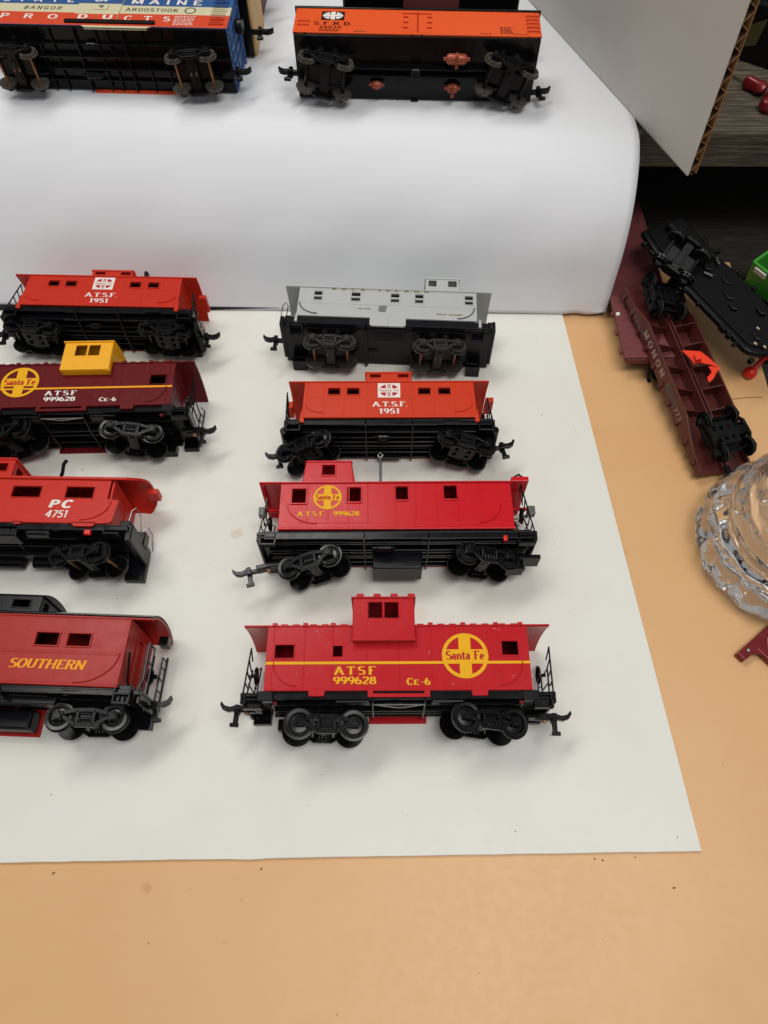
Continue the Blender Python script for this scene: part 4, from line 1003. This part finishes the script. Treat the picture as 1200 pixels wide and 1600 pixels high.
text('MAINE', .95, 4.7, 2.16, 2.62, W2+.012, 'print_white', b, thick=.2, thin=.14, serif=False, gap=.5)
text('BANGOR', -4.6, -2.6, 1.45, 1.75, W2+.012, 'print_black', b, thick=.16, thin=.1, gap=.35, slant=.15, serif=False)
text('AROOSTOOK', .8, 3.6, 1.45, 1.75, W2+.012, 'print_black', b, thick=.16, thin=.1, gap=.18, serif=False)
text('PRO', -5.6, -2.6, .55, .98, W2+.012, 'print_white', b, thick=.2, thin=.14, serif=False, gap=1.3)
text('CTS', .9, 3.3, .55, .98, W2+.012, 'print_white', b, thick=.2, thin=.14, serif=False, gap=1.2)
g = MB(); disc(g, 4.2, 1.62, .3, W2+.012, n=20, r0=.24); g.build('crest', 'print_black', b, merge=False)
g = MB()
for k in range(7):
    x = 3.5
    while x < 4.5: w_ = random.uniform(.06, .2); quad(g, x, x+w_, .22+.13*k, .27+.13*k, W2+.012); x += w_+.05
g.build('fine_print', 'print_white', b, merge=False)
for k in range(6):
    MB().wall(5.35, 6.1, .28+.42*k, .5+.42*k, W2, W2+.1, [(5.42, 6.03, .33+.42*k, .45+.42*k)]).build('ladder_rung', ('mred' if k < 2 else 'mcream' if k < 4 else 'mblue'), b, bevel=.01)
g = MB()
for z in (.3, 1.1, 1.65, 2.2, 3.0): g.box(6.35, 6.43, .0, 2.8, z-.05, z+.05)
for y in (.4, 1.4, 2.4): g.box(6.35, 6.41, y-.05, y+.05, .1, 3.2)
g.build('end_rib', 'mblue', b, bevel=.02)
MB().cyl((6.4, 2.0, 2.4), (6.75, 2.0, 2.4), .35, 14).build('brake_wheel', 'blackdull', b, bevel=.03)
u = MB().box(-6.3, 6.3, -.1, 0, .08, W2-.08); u.box(-6.2, 6.2, -.45, -.1, 1.3, 1.38); u.box(-6.2, 6.2, -.45, -.1, 1.9, 1.98)
u.box(-6.2, 6.2, -.3, -.1, 2.5, 2.55); u.box(-6.2, 6.2, -.3, -.1, .65, .7)
uo = u.build('underframe', 'black', c, bevel=.01)
MB().box(-6.3, 6.3, -.16, .0, W2-.06, W2-.01).build('side_sill', 'charcoal', uo)
MB().box(-1.5, 3.2, -.3, .0, .0, .07).build('side_sill', 'mred', uo)
for x in (-3.6, -2.9, -1.6, -.5, .1, .9, 1.9, 2.9): MB().box(x-.03, x+.03, -.36 if x in (-1.6, .9) else -.26, -.08, .1, W2-.1).build('cross_bearer', 'black' if x not in (-1.6, .9) else 'charcoal', uo)
brake_cylinder(uo, -1.6, -.35, 1.0, 'charcoal', .75, .2); brake_cylinder(uo, -1.1, -.3, 2.5, 'black', .45, .12)
t = truck(c, 4.45, -.95, 1.6, swivel=3, tilt=4, wb=1.75, r=.48, wm='dirtywheel', axm='brass', m='blackdull', bm='brass')
t = truck(c, -4.95, -.95, 1.6, swivel=0, tilt=0, wb=1.75, r=.48, wm='dirtywheel', axm='brass', m='blackdull', bm='brass')
coupler(c, 6.35, -.3, 1.25, 1, ang=10, shank=.15, screw=False, m='blackdull')

# cars partly in view behind them
def plain_car(loc, yaw, label, L_, top, m, cat, name, tx=(), um='black'):
    c = empty(name, loc, yaw); tag(c, label, cat)
    b = MB().box(-L_/2, L_/2, 0, top, 0, 3.2).build('body', m, c, bevel=.04)
    r = MB()
    for k in range(12): r.box(-L_/2+.3+k*(L_-.6)/11-.04, -L_/2+.3+k*(L_-.6)/11+.04, .05, top-.1, 3.18, 3.26)
    r.build('side_rib', m, b)
    u = MB().box(-L_/2+.1, L_/2-.1, -.25, 0, .1, 3.1); u.box(-L_/2+.5, L_/2-.5, -.55, -.2, 1.4, 1.8)
    u.build('underframe', um, c, bevel=.03)
    for x in tx: truck(c, x, -.85, 1.6, wb=1.8, r=.48, m='blackdull', wm='wheel')
    coupler(c, L_/2, -.2, 1.4, 1, shank=.3, screw=False)
    return c
pc1 = plain_car((2.55, 43.0, SH), -1.2, 'dark car with a brown middle section standing behind the orange refrigerator car', 9.6, 2.4, 'blackdull', 'freight car', 'freight_car', (-3.1, 3.1))
MB().box(-1.5, 1.5, -.6, .02, .2, 3.24).build('hopper_bay', 'freight', pc1, bevel=.05)
plain_car((-16.6, 43.2, SH), -2, 'tan yellow box car behind the blue, cream and red box car', 18.6, 3.4, 'tancar', 'box car', 'boxcar', (-5,))
plain_car((-15.8, 47.6, SH), -2, 'black and dark red car behind the tan yellow box car', 17.0, 2.2, 'freight', 'freight car', 'freight_car', (7.2,))

# ------------------------------------------------------------------ setting: table, boards, paper, shelf
tb = MB().box(-60, 70, -40, 75, -3.2, -.35).build('tabletop', 'shadewood'); tag(tb, None, None, kind='structure')
tn = MB()
tn.prism([(-40, -30), (21.05, -30), (21.3, 25.2), (21.42, 28.6), (21.5, 35.0), (-40, 35.0)], -.34, -.06)
t_ = tn.build('tan_sheet', 'tan', bevel=.05); tag(t_, 'large smooth tan sheet lying over the dark wooden table', 'table sheet')
cr_ = MB(); random.seed(9); pts = [(15.3+.55*k, 24.05+.04*k+random.uniform(-.04, .04)) for k in range(11)]
cr_.bar(pts, .035, -.06, -.05); cr_.build('crack', 'speck', t_)
bd = MB(); random.seed(4)
edge = [(12.507, 1.87)]
n = 60
for i in range(1, n):
    x = 12.5-(12.5+32)*i/n; y = 1.87-(.41)*(12.5-x)/27.5
    edge.append((x, y+random.uniform(-.01, .01)+(-.05 if random.random() < .05 else 0)))
edge += [(-32, 1.2), (-32, 34), (10.25, 34)]
bd.prism(edge, -.055, .1)
w_ = bd.build('white_board', 'board', bevel=.015); tag(w_, 'white hardboard sheet with square corner under all the cabooses', 'board')
# specks of dirt
sp = MB(); random.seed(21)
def speck(mb, x, y, z, r):
    a = random.uniform(0, 6.28); k = random.uniform(1, 2.6)
    vs = [(x+r*k*cos(a), y+r*k*sin(a), z), (x-r*sin(a), y+r*cos(a), z), (x-r*k*cos(a), y-r*k*sin(a), z), (x+r*sin(a), y-r*cos(a), z), (x, y, z+r)]
    mb.add(vs, [(0, 1, 4), (1, 2, 4), (2, 3, 4), (3, 0, 4)])
for k in range(70): speck(sp, random.uniform(-20, 12), random.uniform(2.2, 29), .101, random.choice((.012, .018, .028)))
for k in range(34):
    x = random.uniform(-14, 20); y = random.uniform(-6, 25)
    if y < 1.2 or x > 13.2: speck(sp, x, y, -.059, random.choice((.015, .02, .035)))
for x, y in ((8.6, 1.55), (9.9, 1.66), (-4.8, 1.25), (-12.9, 1.1), (8.3, 1.6)): speck(sp, x, y, -.059, .035)
s_ = sp.build('dirt_specks', 'speck', merge=False); tag(s_, 'scattered dark crumbs of dirt on the white board and tan sheet', 'dirt', kind='stuff')
# paper draped over the shelf
pp = MB(); prof = [(30.35, .16), (30.92, 1.85), (31.4, 3.6), (31.95, 4.8), (32.5, 5.65), (33.25, 6.5), (34.15, 7.25), (34.95, 7.68), (35.5, 7.86), (36.3, 7.9), (38, 7.9), (44, 7.9), (52, 7.9), (62, 7.92)]
from mathutils import geometry
fine = []
for i in range(len(prof)-1):
    p0 = prof[max(i-1, 0)]; p1 = prof[i]; p2 = prof[i+1]; p3 = prof[min(i+2, len(prof)-1)]
    for k in range(5):
        t = k/5
        fine.append(tuple(.5*((2*p1[j])+(-p0[j]+p2[j])*t+(2*p0[j]-5*p1[j]+4*p2[j]-p3[j])*t*t+(-p0[j]+3*p1[j]-3*p2[j]+p3[j])*t**3) for j in (0, 1)))
fine.append(prof[-1])
xs = [-42+k*.4 for k in range(138)]
nx = len(xs); vs = []; fs = []
for (y, z) in fine:
    f_ = min(1, z/7.9)
    xr = 12.96+.5*f_
    for k, x in enumerate(xs):
        xx = -42+(xr+42)*k/(nx-1)
        yy = y+(.016+.07*f_)*(13-xx)*(1 if y < 37 else max(0, 1-(y-37)/10))
        zz = z + (.05*sin(xx*.21+1)*(1-f_) if z > .1 else 0) + (.22*max(0, (xx-11.6)/1.3)**2 if z < .3 else 0)
        yy += (.05*sin(xx*.33+z*.5)+.03*sin(xx*.9-z*1.1))*sin(pi*min(1, z/7.9)) + .12*math.exp(-((xx-11.3+.35*z)/.35)**2)*max(0, 1-z/3)
        vs.append((xx, yy, max(zz, .14)))
for j in range(len(fine)-1):
    for k in range(nx-1): fs.append((j*nx+k, j*nx+k+1, (j+1)*nx+k+1, (j+1)*nx+k))
o = MB().add(vs, fs).build('draped_paper', 'paper', smooth=True, merge=False)
sm = o.modifiers.new('thickness', 'SOLIDIFY'); sm.thickness = .035; sm.offset = -1
tag(o, 'large sheet of white paper draped over the shelf edge behind the cabooses', 'paper')
# black strip standing in for the shadow gap under the paper's hem
hb = MB().box(-42, 12.6, 30.75, 31.2, .101, .3); h_ = hb.build('hem_shade_strip', 'blackdull', bevel=.02); tag(h_, 'thin black strip standing in for the shadow gap under the draped paper', 'strip')
# shelf planks
def plank(x0, x1, y0, y1, z0, z1):
    o = MB().box(x0, x1, y0, y1, z0, z1).build('shelf_board', 'wood', bevel=.06)
    return o
sh = empty('wooden_shelf', (10, 50, -.3)); tag(sh, 'dark weathered wooden shelf carrying the paper and the cardboard panel', 'shelf')
for (a, b_, c_, d_, e_, f_) in ((-50, 13.4, 38.6, 52.5, 5.55, 7.5), (13.5, 50, 36.3, 52.5, 5.5, 7.5), (-50, 45, 52.6, 70, 5.55, 7.48), (-50, 45, 58, 59.5, -.3, 5.5), (-50, 70, 70, 72, -.3, 40)):
    o = MB().box(a-10, b_-10, c_-50, d_-50, e_+.3, f_+.3).build('plank', 'wood' if e_ > 1 else 'shadewood', sh, bevel=.06)

# corrugated cardboard panel standing on the shelf
pa = Vector((15.3, 32.1, 7.96)); pb = Vector((9.5, 47.6, 7.96))
dv = (pb-pa); Lp = dv.length; ang = math.atan2(dv.y, dv.x)
pn = empty('cardboard_panel', pa, math.degrees(ang), rx=-4); tag(pn, 'white faced corrugated cardboard panel standing on edge at the shelf end', 'cardboard panel')
LL = 34
# local: x along the foot (away from viewer), y across thickness (negative = outwards to the right), z up
f = MB().box(.02, LL, -.03, .0, 0, 17); f.build('liner', 'panelwhite', pn)
f = MB().box(.0, LL, -.46, -.43, 0, 17); f.build('liner', 'kraft', pn)
fl = MB(); vs = []; fs = []; n = 150
for i in range(n+1):
    z = 17*i/n; y = -.23+.19*sin(i*.82)
    vs += [(.05, y-.01, z), (LL-.1, y-.01, z), (.05, y+.012, z), (LL-.1, y+.012, z)]
for i in range(n): fs += [(4*i, 4*i+1, 4*i+5, 4*i+4), (4*i+2, 4*i+6, 4*i+7, 4*i+3), (4*i, 4*i+4, 4*i+6, 4*i+2)]
fl.add(vs, fs).build('fluting', 'flute_shade', pn, smooth=False, merge=False)
MB().tube([(.0, -.23+.19*sin(i*.41), 17*i/300) for i in range(301)], .018, 5).build('fluting_edge', 'kraft', pn)
MB().box(-.02, .02, -.47, -.43, 0, 17).build('liner_edge', 'kraft', pn)
te = MB()
for k in range(110): te.box(.1+.15*k, .18+.15*k, -.03, .0, -.06, .0)
te.build('torn_edge', 'panelwhite', pn)['kind'] = 'stuff'

# ------------------------------------------------------------------ loose stock and scrap at the right
# brown flat car under the shelf end
c = empty('flat_car', (14.75, 26.1, -.05), 91.0); tag(c, 'maroon flat car standing beside the paper, half under the broken car', 'flat car')
dk = MB().box(0, 13, -1.62, 1.62, 1.05, 1.35).build('deck', 'freight', c, bevel=.04)
MB().box(-.04, .06, -1.5, 1.5, .85, 1.2).build('end_sill', 'freight', dk, bevel=.03)
g = MB()
for k in range(26): g.box(.5*k+.2, .5*k+.23, -1.6, 1.6, 1.349, 1.358)
g.build('deck_seam', 'freight', dk)
g = MB()
for k in range(9):
    g.box(.5+1.4*k, .75+1.4*k, 1.6, 1.72, .95, 1.2); g.box(.5+1.4*k, .75+1.4*k, -1.72, -1.6, .95, 1.2)
g.build('stake_pocket', 'freight', dk, bevel=.02)
def upright_truck(parent, x, y, z, up=1):
    e = truck(parent, x, y, z, wb=1.7, r=.46, m='blackdull')
    e.rotation_euler = (R(90*up), 0, 0); return e
upright_truck(c, 1.7, 0, .5)
upright_truck(c, 11, 0, .5)
cp_ = coupler(c, -.1, 0, .55, -1, shank=.2, screw=False, m='blackdull'); cp_.rotation_euler = (R(90), 0, 0)
MB().box(3.0, 3.2, 1.4, 1.6, 1.35, 1.5).build('white_chip', 'print_white', dk, bevel=.03)

# broken car lying upside down, lettered MONON
PA = Vector((14.95, 30.9, 1.5)); PB = Vector((17.4, 18.6, .1))
dirv = PB-PA; yaw = math.degrees(math.atan2(dirv.y, dirv.x)); pitch = math.degrees(math.atan2(-dirv.z, math.hypot(dirv.x, dirv.y)))
c = empty('overturned_flat_car', PA, yaw, rx=-10, ry=pitch); tag(c, 'brown flat car lettered MONON lying upside down with its ribs and trucks showing', 'flat car')
Lm = 11.9; hwid = 1.5
def belly(x):
    t = abs(x/Lm-.5)*2; return .5 if t > .8 else (1.05 if t < .5 else 1.05-(t-.5)/.3*.55)
dk = MB().box(0, Lm, -hwid, hwid, 0, .12).build('deck', 'monon', c, bevel=.03)
for s in (-1, 1):
    top = [(x*Lm/24, belly(x*Lm/24)) for x in range(25)]
    pol = [(0, .05)] + top + [(Lm, .05)]
    mb = MB().prism([(a, b_) for a, b_ in pol], s*hwid-.05, s*hwid+.05, Matrix(((1, 0, 0, 0), (0, 0, 1, 0), (0, 1, 0, 0), (0, 0, 0, 1))))
    so = mb.build('side_sill', 'monon', c, bevel=.02)
    g = MB()
    for k in range(10):
        x = .6+k*1.18; g.box(x-.1, x+.1, s*(hwid+.03), s*(hwid+.17), .05, .35)
    g.build('stake_pocket', 'monon', so, bevel=.02)
    if s < 0:
        ax = lambda x, y, z: (x, -(hwid+.056), y)
        text('MONON', 3.3, 6.2, .4, .78, 0, 'print_faded', so, thick=.26, thin=.14, gap=.45, serif=False, axis=lambda x, y, z: (x, -(hwid+.056)-z, y))
        text('773', 8.1, 8.9, .35, .66, 0, 'print_faded', so, thick=.2, thin=.13, gap=.1, serif=False, axis=lambda x, y, z: (x, -(hwid+.056)-z, y))
        g = MB()
        for k in range(14): g.box(6.7+.1*k, 6.75+.1*k, -(hwid+.06), -(hwid+.05), .35, .75+.07*sin(k*2))
        for k in range(5): g.box(1.6+.35*k, 1.8+.35*k, -(hwid+.06), -(hwid+.05), .25, .42)
        g.build('worn_print', 'print_dark', so)
cs = MB().prism([(a, b_*.8) for a, b_ in [(0, .05)]+[(x*Lm/24, belly(x*Lm/24)) for x in range(25)]+[(Lm, .05)]], -.1, -.02, Matrix(((1, 0, 0, 0), (0, 0, 1, 0), (0, 1, 0, 0), (0, 0, 0, 1))))
cs.prism([(a, b_*.8) for a, b_ in [(0, .05)]+[(x*Lm/24, belly(x*Lm/24)) for x in range(25)]+[(Lm, .05)]], .12, .2, Matrix(((1, 0, 0, 0), (0, 0, 1, 0), (0, 1, 0, 0), (0, 0, 0, 1))))
cs.build('centre_sill', 'monon', c, bevel=.02)
for k, x in enumerate((3.1, 4.4, 5.8, 7.2, 8.5)):
    h_ = belly(x)*.9
    for s in (-1, 1):
        MB().prism([(0, .06), (s*(hwid-.05), .06), (s*(hwid-.05), h_), (0, h_*.55)], x-.03, x+.03, Matrix(((0, 0, 1, 0), (1, 0, 0, 0), (0, 1, 0, 0), (0, 0, 0, 1)))).build('rib', 'monon', c)
for x in (1.5, 10.3):
    t = truck(c, x, 0, 1.35 if x > 5 else 1.2, wb=1.85, r=.5, m='blackdull', rim='rim', holes=True)
    t.rotation_euler = (R(-90+(8 if x > 5 else -6)), R(0), R(6 if x > 5 else -8)); t.rotation_mode = 'XYZ'
cp_ = coupler(c, Lm-.1, 0, .5, 1, shank=.35, screw=False, m='blackdull'); cp_.rotation_euler = (R(-90), 0, 0)
# bright red scrap wedged under the ribs
sc = MB()
sc.prism([(0, 0), (.9, -.2), (1.25, -.75), (1.6, -1.5), (1.2, -1.2), (.75, -1.0), (.45, -1.05), (.3, -.6)], 0, .08)
sc.prism([(1.1, -1.3), (1.6, -1.5), (1.45, -1.75), (1.2, -2.2), (.95, -2.45), (.9, -2.1), (1.2, -1.75)], 0, .08)
sc.prism([(.5, -.6), (.8, -.5), (.8, -1.0), (.5, -1.05)], .05, .35)
so = sc.build('plastic_scrap', 'neon', bevel=.02); so.location = (15.9, 25.9, 2.0); so.rotation_euler = (R(-4), R(-12), R(-3)); tag(so, 'bright orange-red broken plastic scrap lying on the ribs of the overturned car', 'plastic scrap')
# black moulded car floor leaning over it
A = Vector((16.2, 35.4)); B = Vector((20.9, 26.9)); dd = B-A; LB = dd.length
c = empty('black_car_floor', (A.x-.3, A.y-1.5, 3.1), math.degrees(math.atan2(dd.y, dd.x)), ry=5); tag(c, 'glossy black moulded car floor with rounded end, leaning over the overturned car', 'car floor')
hw = 1.68; random.seed(12)
out = [(-.3, -hw*.8), (1.5, -hw*.95), (4.2, -hw*1.02), (LB-1.2, -hw*.92)] + [(LB-1.2+(1.3+random.uniform(-.06, .06))*cos(R(a)), hw*.95*sin(R(a))) for a in range(-75, 76, 15)] + [(LB-1.2, hw*.95), (4.6, hw), (2.0, hw*.7), (-.3, hw*.6)]
MB().prism(out, 0, .4).build('floor_pan', 'blackdull', c, bevel=.16, seg=4)
inn = [(x*.93+.3, y*.82) for x, y in out]
for k in range(16):
    x = .4+k*.6; sd = random.choice((-1, 1)); w0 = random.uniform(.1, .3)
    MB().box(x, x+random.uniform(.15, .5), sd*(hw-.15), sd*(hw+w0*.5), .1, random.uniform(.3, .62)).build('edge_tab', 'blackdull', c, bevel=.05)
for x, y in ((LB-.9, -1.0), (LB-.5, -.7), (LB-1.6, -.2)):
    MB().prism([(x, y), (x+.18, y+.04), (x+.14, y+.12), (x-.03, y+.1)], .5, .56).build('pale_chip', 'stain', c)
MB().box(.2, 3.4, -.2, .9, .4, 1.0).build('centre_box', 'blackdull', c, bevel=.2, seg=3)
MB().prism(inn, .39, .5).build('raised_pan', 'blackdull', c, bevel=.06, seg=3)
for k in range(9):
    x, y = .9+k*.95+random.uniform(-.2, .2), random.uniform(-1.1, .9)
    MB().prism([(x-.3, y-.12), (x+.1, y-.2), (x+.34, y), (x+.2, y+.16), (x-.22, y+.12)], .48, .56+random.uniform(.02, .12)).build('boss', 'blackdull', c, bevel=.05)
t = truck(c, 2.7, -1.2, 1.0, wb=1.7, r=.5, m='blackdull', rim='rim'); t.rotation_euler = (R(-70), R(12), R(28))
for x, y, a in ((4.1, -.2, 30), (3.6, .9, -20)):
    o = MB().cyl((-.25, 0, 0), (.25, 0, 0), .09, 8).build('pin', 'rim', c, bevel=.02); o.location = (x, y, .62); o.rotation_euler = (0, 0, R(a))
# green car shell
c = empty('green_car_shell', (22.0, 31.3, .7), -56, rx=12); tag(c, 'bright green open car shell with white tabs at the right edge', 'car shell')
g = MB().box(-1.2, 4.6, 0, .14, 0, 1.9); g.box(-1.2, -1.06, .14, 3.0, 0, 1.9); g.box(-1.2, 4.6, 2.9, 3.04, 0, 1.9); g.build('shell_wall', 'green', c, bevel=.03)
MB().box(-1.06, 4.6, .14, 2.9, 0, .12).build('shell_floor', 'greendk', c)
MB().box(-1.06, 4.6, .14, .75, .9, 1.02).build('shell_ledge', 'greendk', c, bevel=.02)
for k in range(3): MB().box(-.9+k*1.3, -.1+k*1.3, -.1, .0, 1.4, 1.75).build('white_tab', 'print_white', c, bevel=.02)
# black box that props the green shell
o = MB().box(0, 5, 0, 6, 0, .9).build('black_tray', 'blackdull', bevel=.1); o.location = (21.35, 27.0, -.34); o.rotation_euler = (0, 0, R(4)); tag(o, 'black plastic tray half out of view right of the tan sheet', 'tray')
# red pin
c = empty('red_push_pin', (20.35, 25.9, -.06)); tag(c, 'glossy red push pin shaped plastic piece with a ball foot', 'plastic pin')
MB().lathe([(0, 0), (.2, .03), (.33, .16), (.36, .32), (.3, .5), (.16, .62), (0, .66)], n=20).build('ball', 'bright_red', c, smooth=True)
MB().cyl((.1, .08, .45), (.75, .62, 1.0), .13, 10, .15).build('stem', 'bright_red', c, smooth=True)
MB().cyl((.72, .58, .95), (.9, .75, 1.12), .46, 20, .4).build('head', 'bright_red', c, bevel=.05)
# dark red bracket
c = empty('dark_red_bracket', (15.72, 9.82, -.06), 37); tag(c, 'thin dark red cut out metal frame with a rivet, right edge below the glass', 'metal frame')
g = MB().wall(0, 5.2, -2.7, 0, .34, .46, [(-.1, .85, -2.8, -.42), (1.22, 2.0, -2.3, -.34), (2.3, 4.6, -2.3, -.34)])
g.box(0, .09, -.42, 0, 0, .34); g.box(0.09, 5.2, -.08, 0, .1, .34); g.box(.85, .93, -2.7, -.42, .02, .34)
g.build('frame_plate', 'darkred', c, bevel=.03)
MB().prism([(.55, -.4), (.85, -.4), (.86, -.75)], .35, .45).build('gusset', 'darkred', c); MB().prism([(1.2, -.36), (1.6, -.34), (1.22, -.7)], .35, .45).build('gusset', 'darkred', c)
MB().box(1.9, 2.4, -1.9, -.1, .46, .62).build('cross_bar', 'darkred', c, bevel=.05)
MB().lathe([(0, .1), (.07, .08), (.1, 0)], (.45, -.2, .455), 14).build('rivet_head', 'steel', c, smooth=True)
# little shelf scraps
c = empty('red_model_figure', (20.3, 40.6, 7.5), -48); tag(c, 'dark red lumpy plastic piece on the wooden shelf at the upper right', 'plastic piece')
g = MB()
g.lathe([(0, 0), (.28, .05), (.36, .3), (.3, .7), (.38, 1.0), (.25, 1.3), (0, 1.4)], n=14, mod=lambda a, j: 1+.12*sin(3*a+j)).warp(lambda x, y, z: (z, x, y+.36))
g.build('lump', 'darkred', c, smooth=True)
g = MB().lathe([(0, 0), (.3, .05), (.42, .3), (.3, .6), (.36, .9), (.2, 1.1), (0, 1.2)], n=14, mod=lambda a, j: 1+.15*sin(4*a+j)).warp(lambda x, y, z: (z+1.5, x, y+.38)); g.build('lump', 'darkred', c, smooth=True)
c = empty('red_plastic_knob', (21.0, 38.3, 7.5), -30); tag(c, 'small dark red round piece cut by the right edge on the wooden shelf', 'plastic piece')
MB().lathe([(0, 0), (.35, .04), (.48, .3), (.4, .6), (.2, .72), (0, .75)], n=18).build('knob', 'darkred', c, smooth=True)
MB().cyl((0, 0, .3), (1.6, .2, .4), .18, 10).build('shaft', 'darkred', c, smooth=True)
c = empty('black_model_box', (20.2, 43.6, 7.5), -35); tag(c, 'black plastic shell with an olive panel in the dark corner of the shelf', 'model shell')
MB().box(-1.2, 9, 0, 3, 0, 3.0).build('shell', 'blackdull', c, bevel=.15)
MB().prism([(.2, .6), (1.2, 1.0), (1.3, 2.4), (.4, 1.8)], -.04, .02, Matrix(((1, 0, 0, 0), (0, 0, 1, 0), (0, 1, 0, 0), (0, 0, 0, 1)))).build('olive_panel', 'olive', c)
MB().cyl((-1.6, -1.0, .1), (3.2, -2.6, .15), .05, 6).build('straw', 'olive', c)

# ------------------------------------------------------------------ crystal glass
c = empty('crystal_glass', (19.0, 15.0, -.06)); tag(c, 'heavy clear cut crystal glass bowl at the right edge', 'glass bowl')
outer = [(0, .12), (2.4, .12), (3.2, .0), (3.85, .2), (4.12, .75), (4.05, 1.2), (3.82, 1.5), (3.84, 1.8), (3.86, 2.1), (3.62, 2.45), (3.42, 2.7), (3.42, 3.0), (3.36, 3.35), (3.1, 3.65), (2.95, 3.9), (2.92, 4.4), (2.85, 4.9), (2.75, 5.0)]
inner = [(2.62, 4.95), (2.6, 4.4), (2.62, 3.9), (2.7, 3.4), (2.8, 2.8), (2.8, 2.0), (2.5, 1.3), (1.8, .95), (1.0, .85), (0, .82)]
prof = outer+inner
def mod(a, j):
    if 1 <= j <= 6: return 1+.055*abs(sin(a*5))**.45 - .045+.012*sin(a*20+j)
    if 7 <= j <= 9: return 1+.012*cos(a*15)
    if 12 <= j <= 14: return 1+.01*cos(a*15)
    return 1
def smoothprof(p, k=4):
    out = []
    for i in range(len(p)-1):
        p0 = p[max(i-1, 0)]; p1 = p[i]; p2 = p[i+1]; p3 = p[min(i+2, len(p)-1)]
        for q in range(k):
            t = q/k
            out.append((max(0, .5*((2*p1[0])+(-p0[0]+p2[0])*t+(2*p0[0]-5*p1[0]+4*p2[0]-p3[0])*t*t+(-p0[0]+3*p1[0]-3*p2[0]+p3[0])*t**3)),
                        max(0, .5*((2*p1[1])+(-p0[1]+p2[1])*t+(2*p0[1]-5*p1[1]+4*p2[1]-p3[1])*t*t+(-p0[1]+3*p1[1]-3*p2[1]+p3[1])*t**3)), i))
    out.append((p[-1][0], p[-1][1], len(p)-1)); return out
sp_ = smoothprof(prof)
g = MB().lathe([(a, b_*1.22) for a, b_, i in sp_], n=180, mod=lambda a, j: mod(a, sp_[j][2]))
o = g.build('bowl', 'glass', c, smooth=True)

# ------------------------------------------------------------------ pieces of one part that do not touch become parts of their own
SKIP = {'lettering', 'emblem', 'fine_print', 'worn_print', 'rivets', 'quadrant_print', 'crack', 'deck_seam', 'torn_edge', 'fluting', 'seam', 'door_hardware', 'emblem_cross', 'worn_strip', 'fine_scratches'}
def base(n): return n.split('.')[0]
def split_parts(o):
    me = o.data; n = len(me.vertices); par = list(range(n))
    def find(a):
        while par[a] != a: par[a] = par[par[a]]; a = par[a]
        return a
    for p in me.polygons:
        v = p.vertices
        for k in v[1:]: par[find(k)] = find(v[0])
    isl = {}
    for i in range(n): isl.setdefault(find(i), []).append(i)
    if len(isl) < 2 or len(isl) > 120: return
    keys = list(isl); bb = {}
    for k in keys:
        c_ = [me.vertices[i].co for i in isl[k]]
        bb[k] = [min(v[a] for v in c_)-.03 for a in range(3)] + [max(v[a] for v in c_)+.03 for a in range(3)]
    cl = {k: k for k in keys}
    def cf(a):
        while cl[a] != a: a = cl[a]
        return a
    for i, a in enumerate(keys):
        for b in keys[i+1:]:
            if all(bb[a][q] <= bb[b][q+3] and bb[b][q] <= bb[a][q+3] for q in range(3)): cl[cf(a)] = cf(b)
    groups = {}
    for k in keys: groups.setdefault(cf(k), set()).update(isl[k])
    if len(groups) < 2: return
    for gi, vs in enumerate(list(groups.values())):
        ids = sorted(vs); mp = {v: i for i, v in enumerate(ids)}
        m2 = bpy.data.meshes.new(base(o.name))
        m2.from_pydata([tuple(me.vertices[i].co) for i in ids], [], [tuple(mp[v] for v in p.vertices) for p in me.polygons if p.vertices[0] in vs])
        for m_ in me.materials: m2.materials.append(m_)
        if me.polygons[0].use_smooth:
            for p in m2.polygons: p.use_smooth = True
            m2.set_sharp_from_angle(angle=R(38))
        if gi == 0: groups[0] = m2; first = m2
        else:
            c2 = o.copy(); c2.data = m2; scene.collection.objects.link(c2)
    o.data = first
for o in list(scene.objects):
    if o.type == 'MESH' and o.parent and base(o.name) not in SKIP and not o.children and o.data.users == 1 and len(o.data.vertices) < 6000:
        split_parts(o)
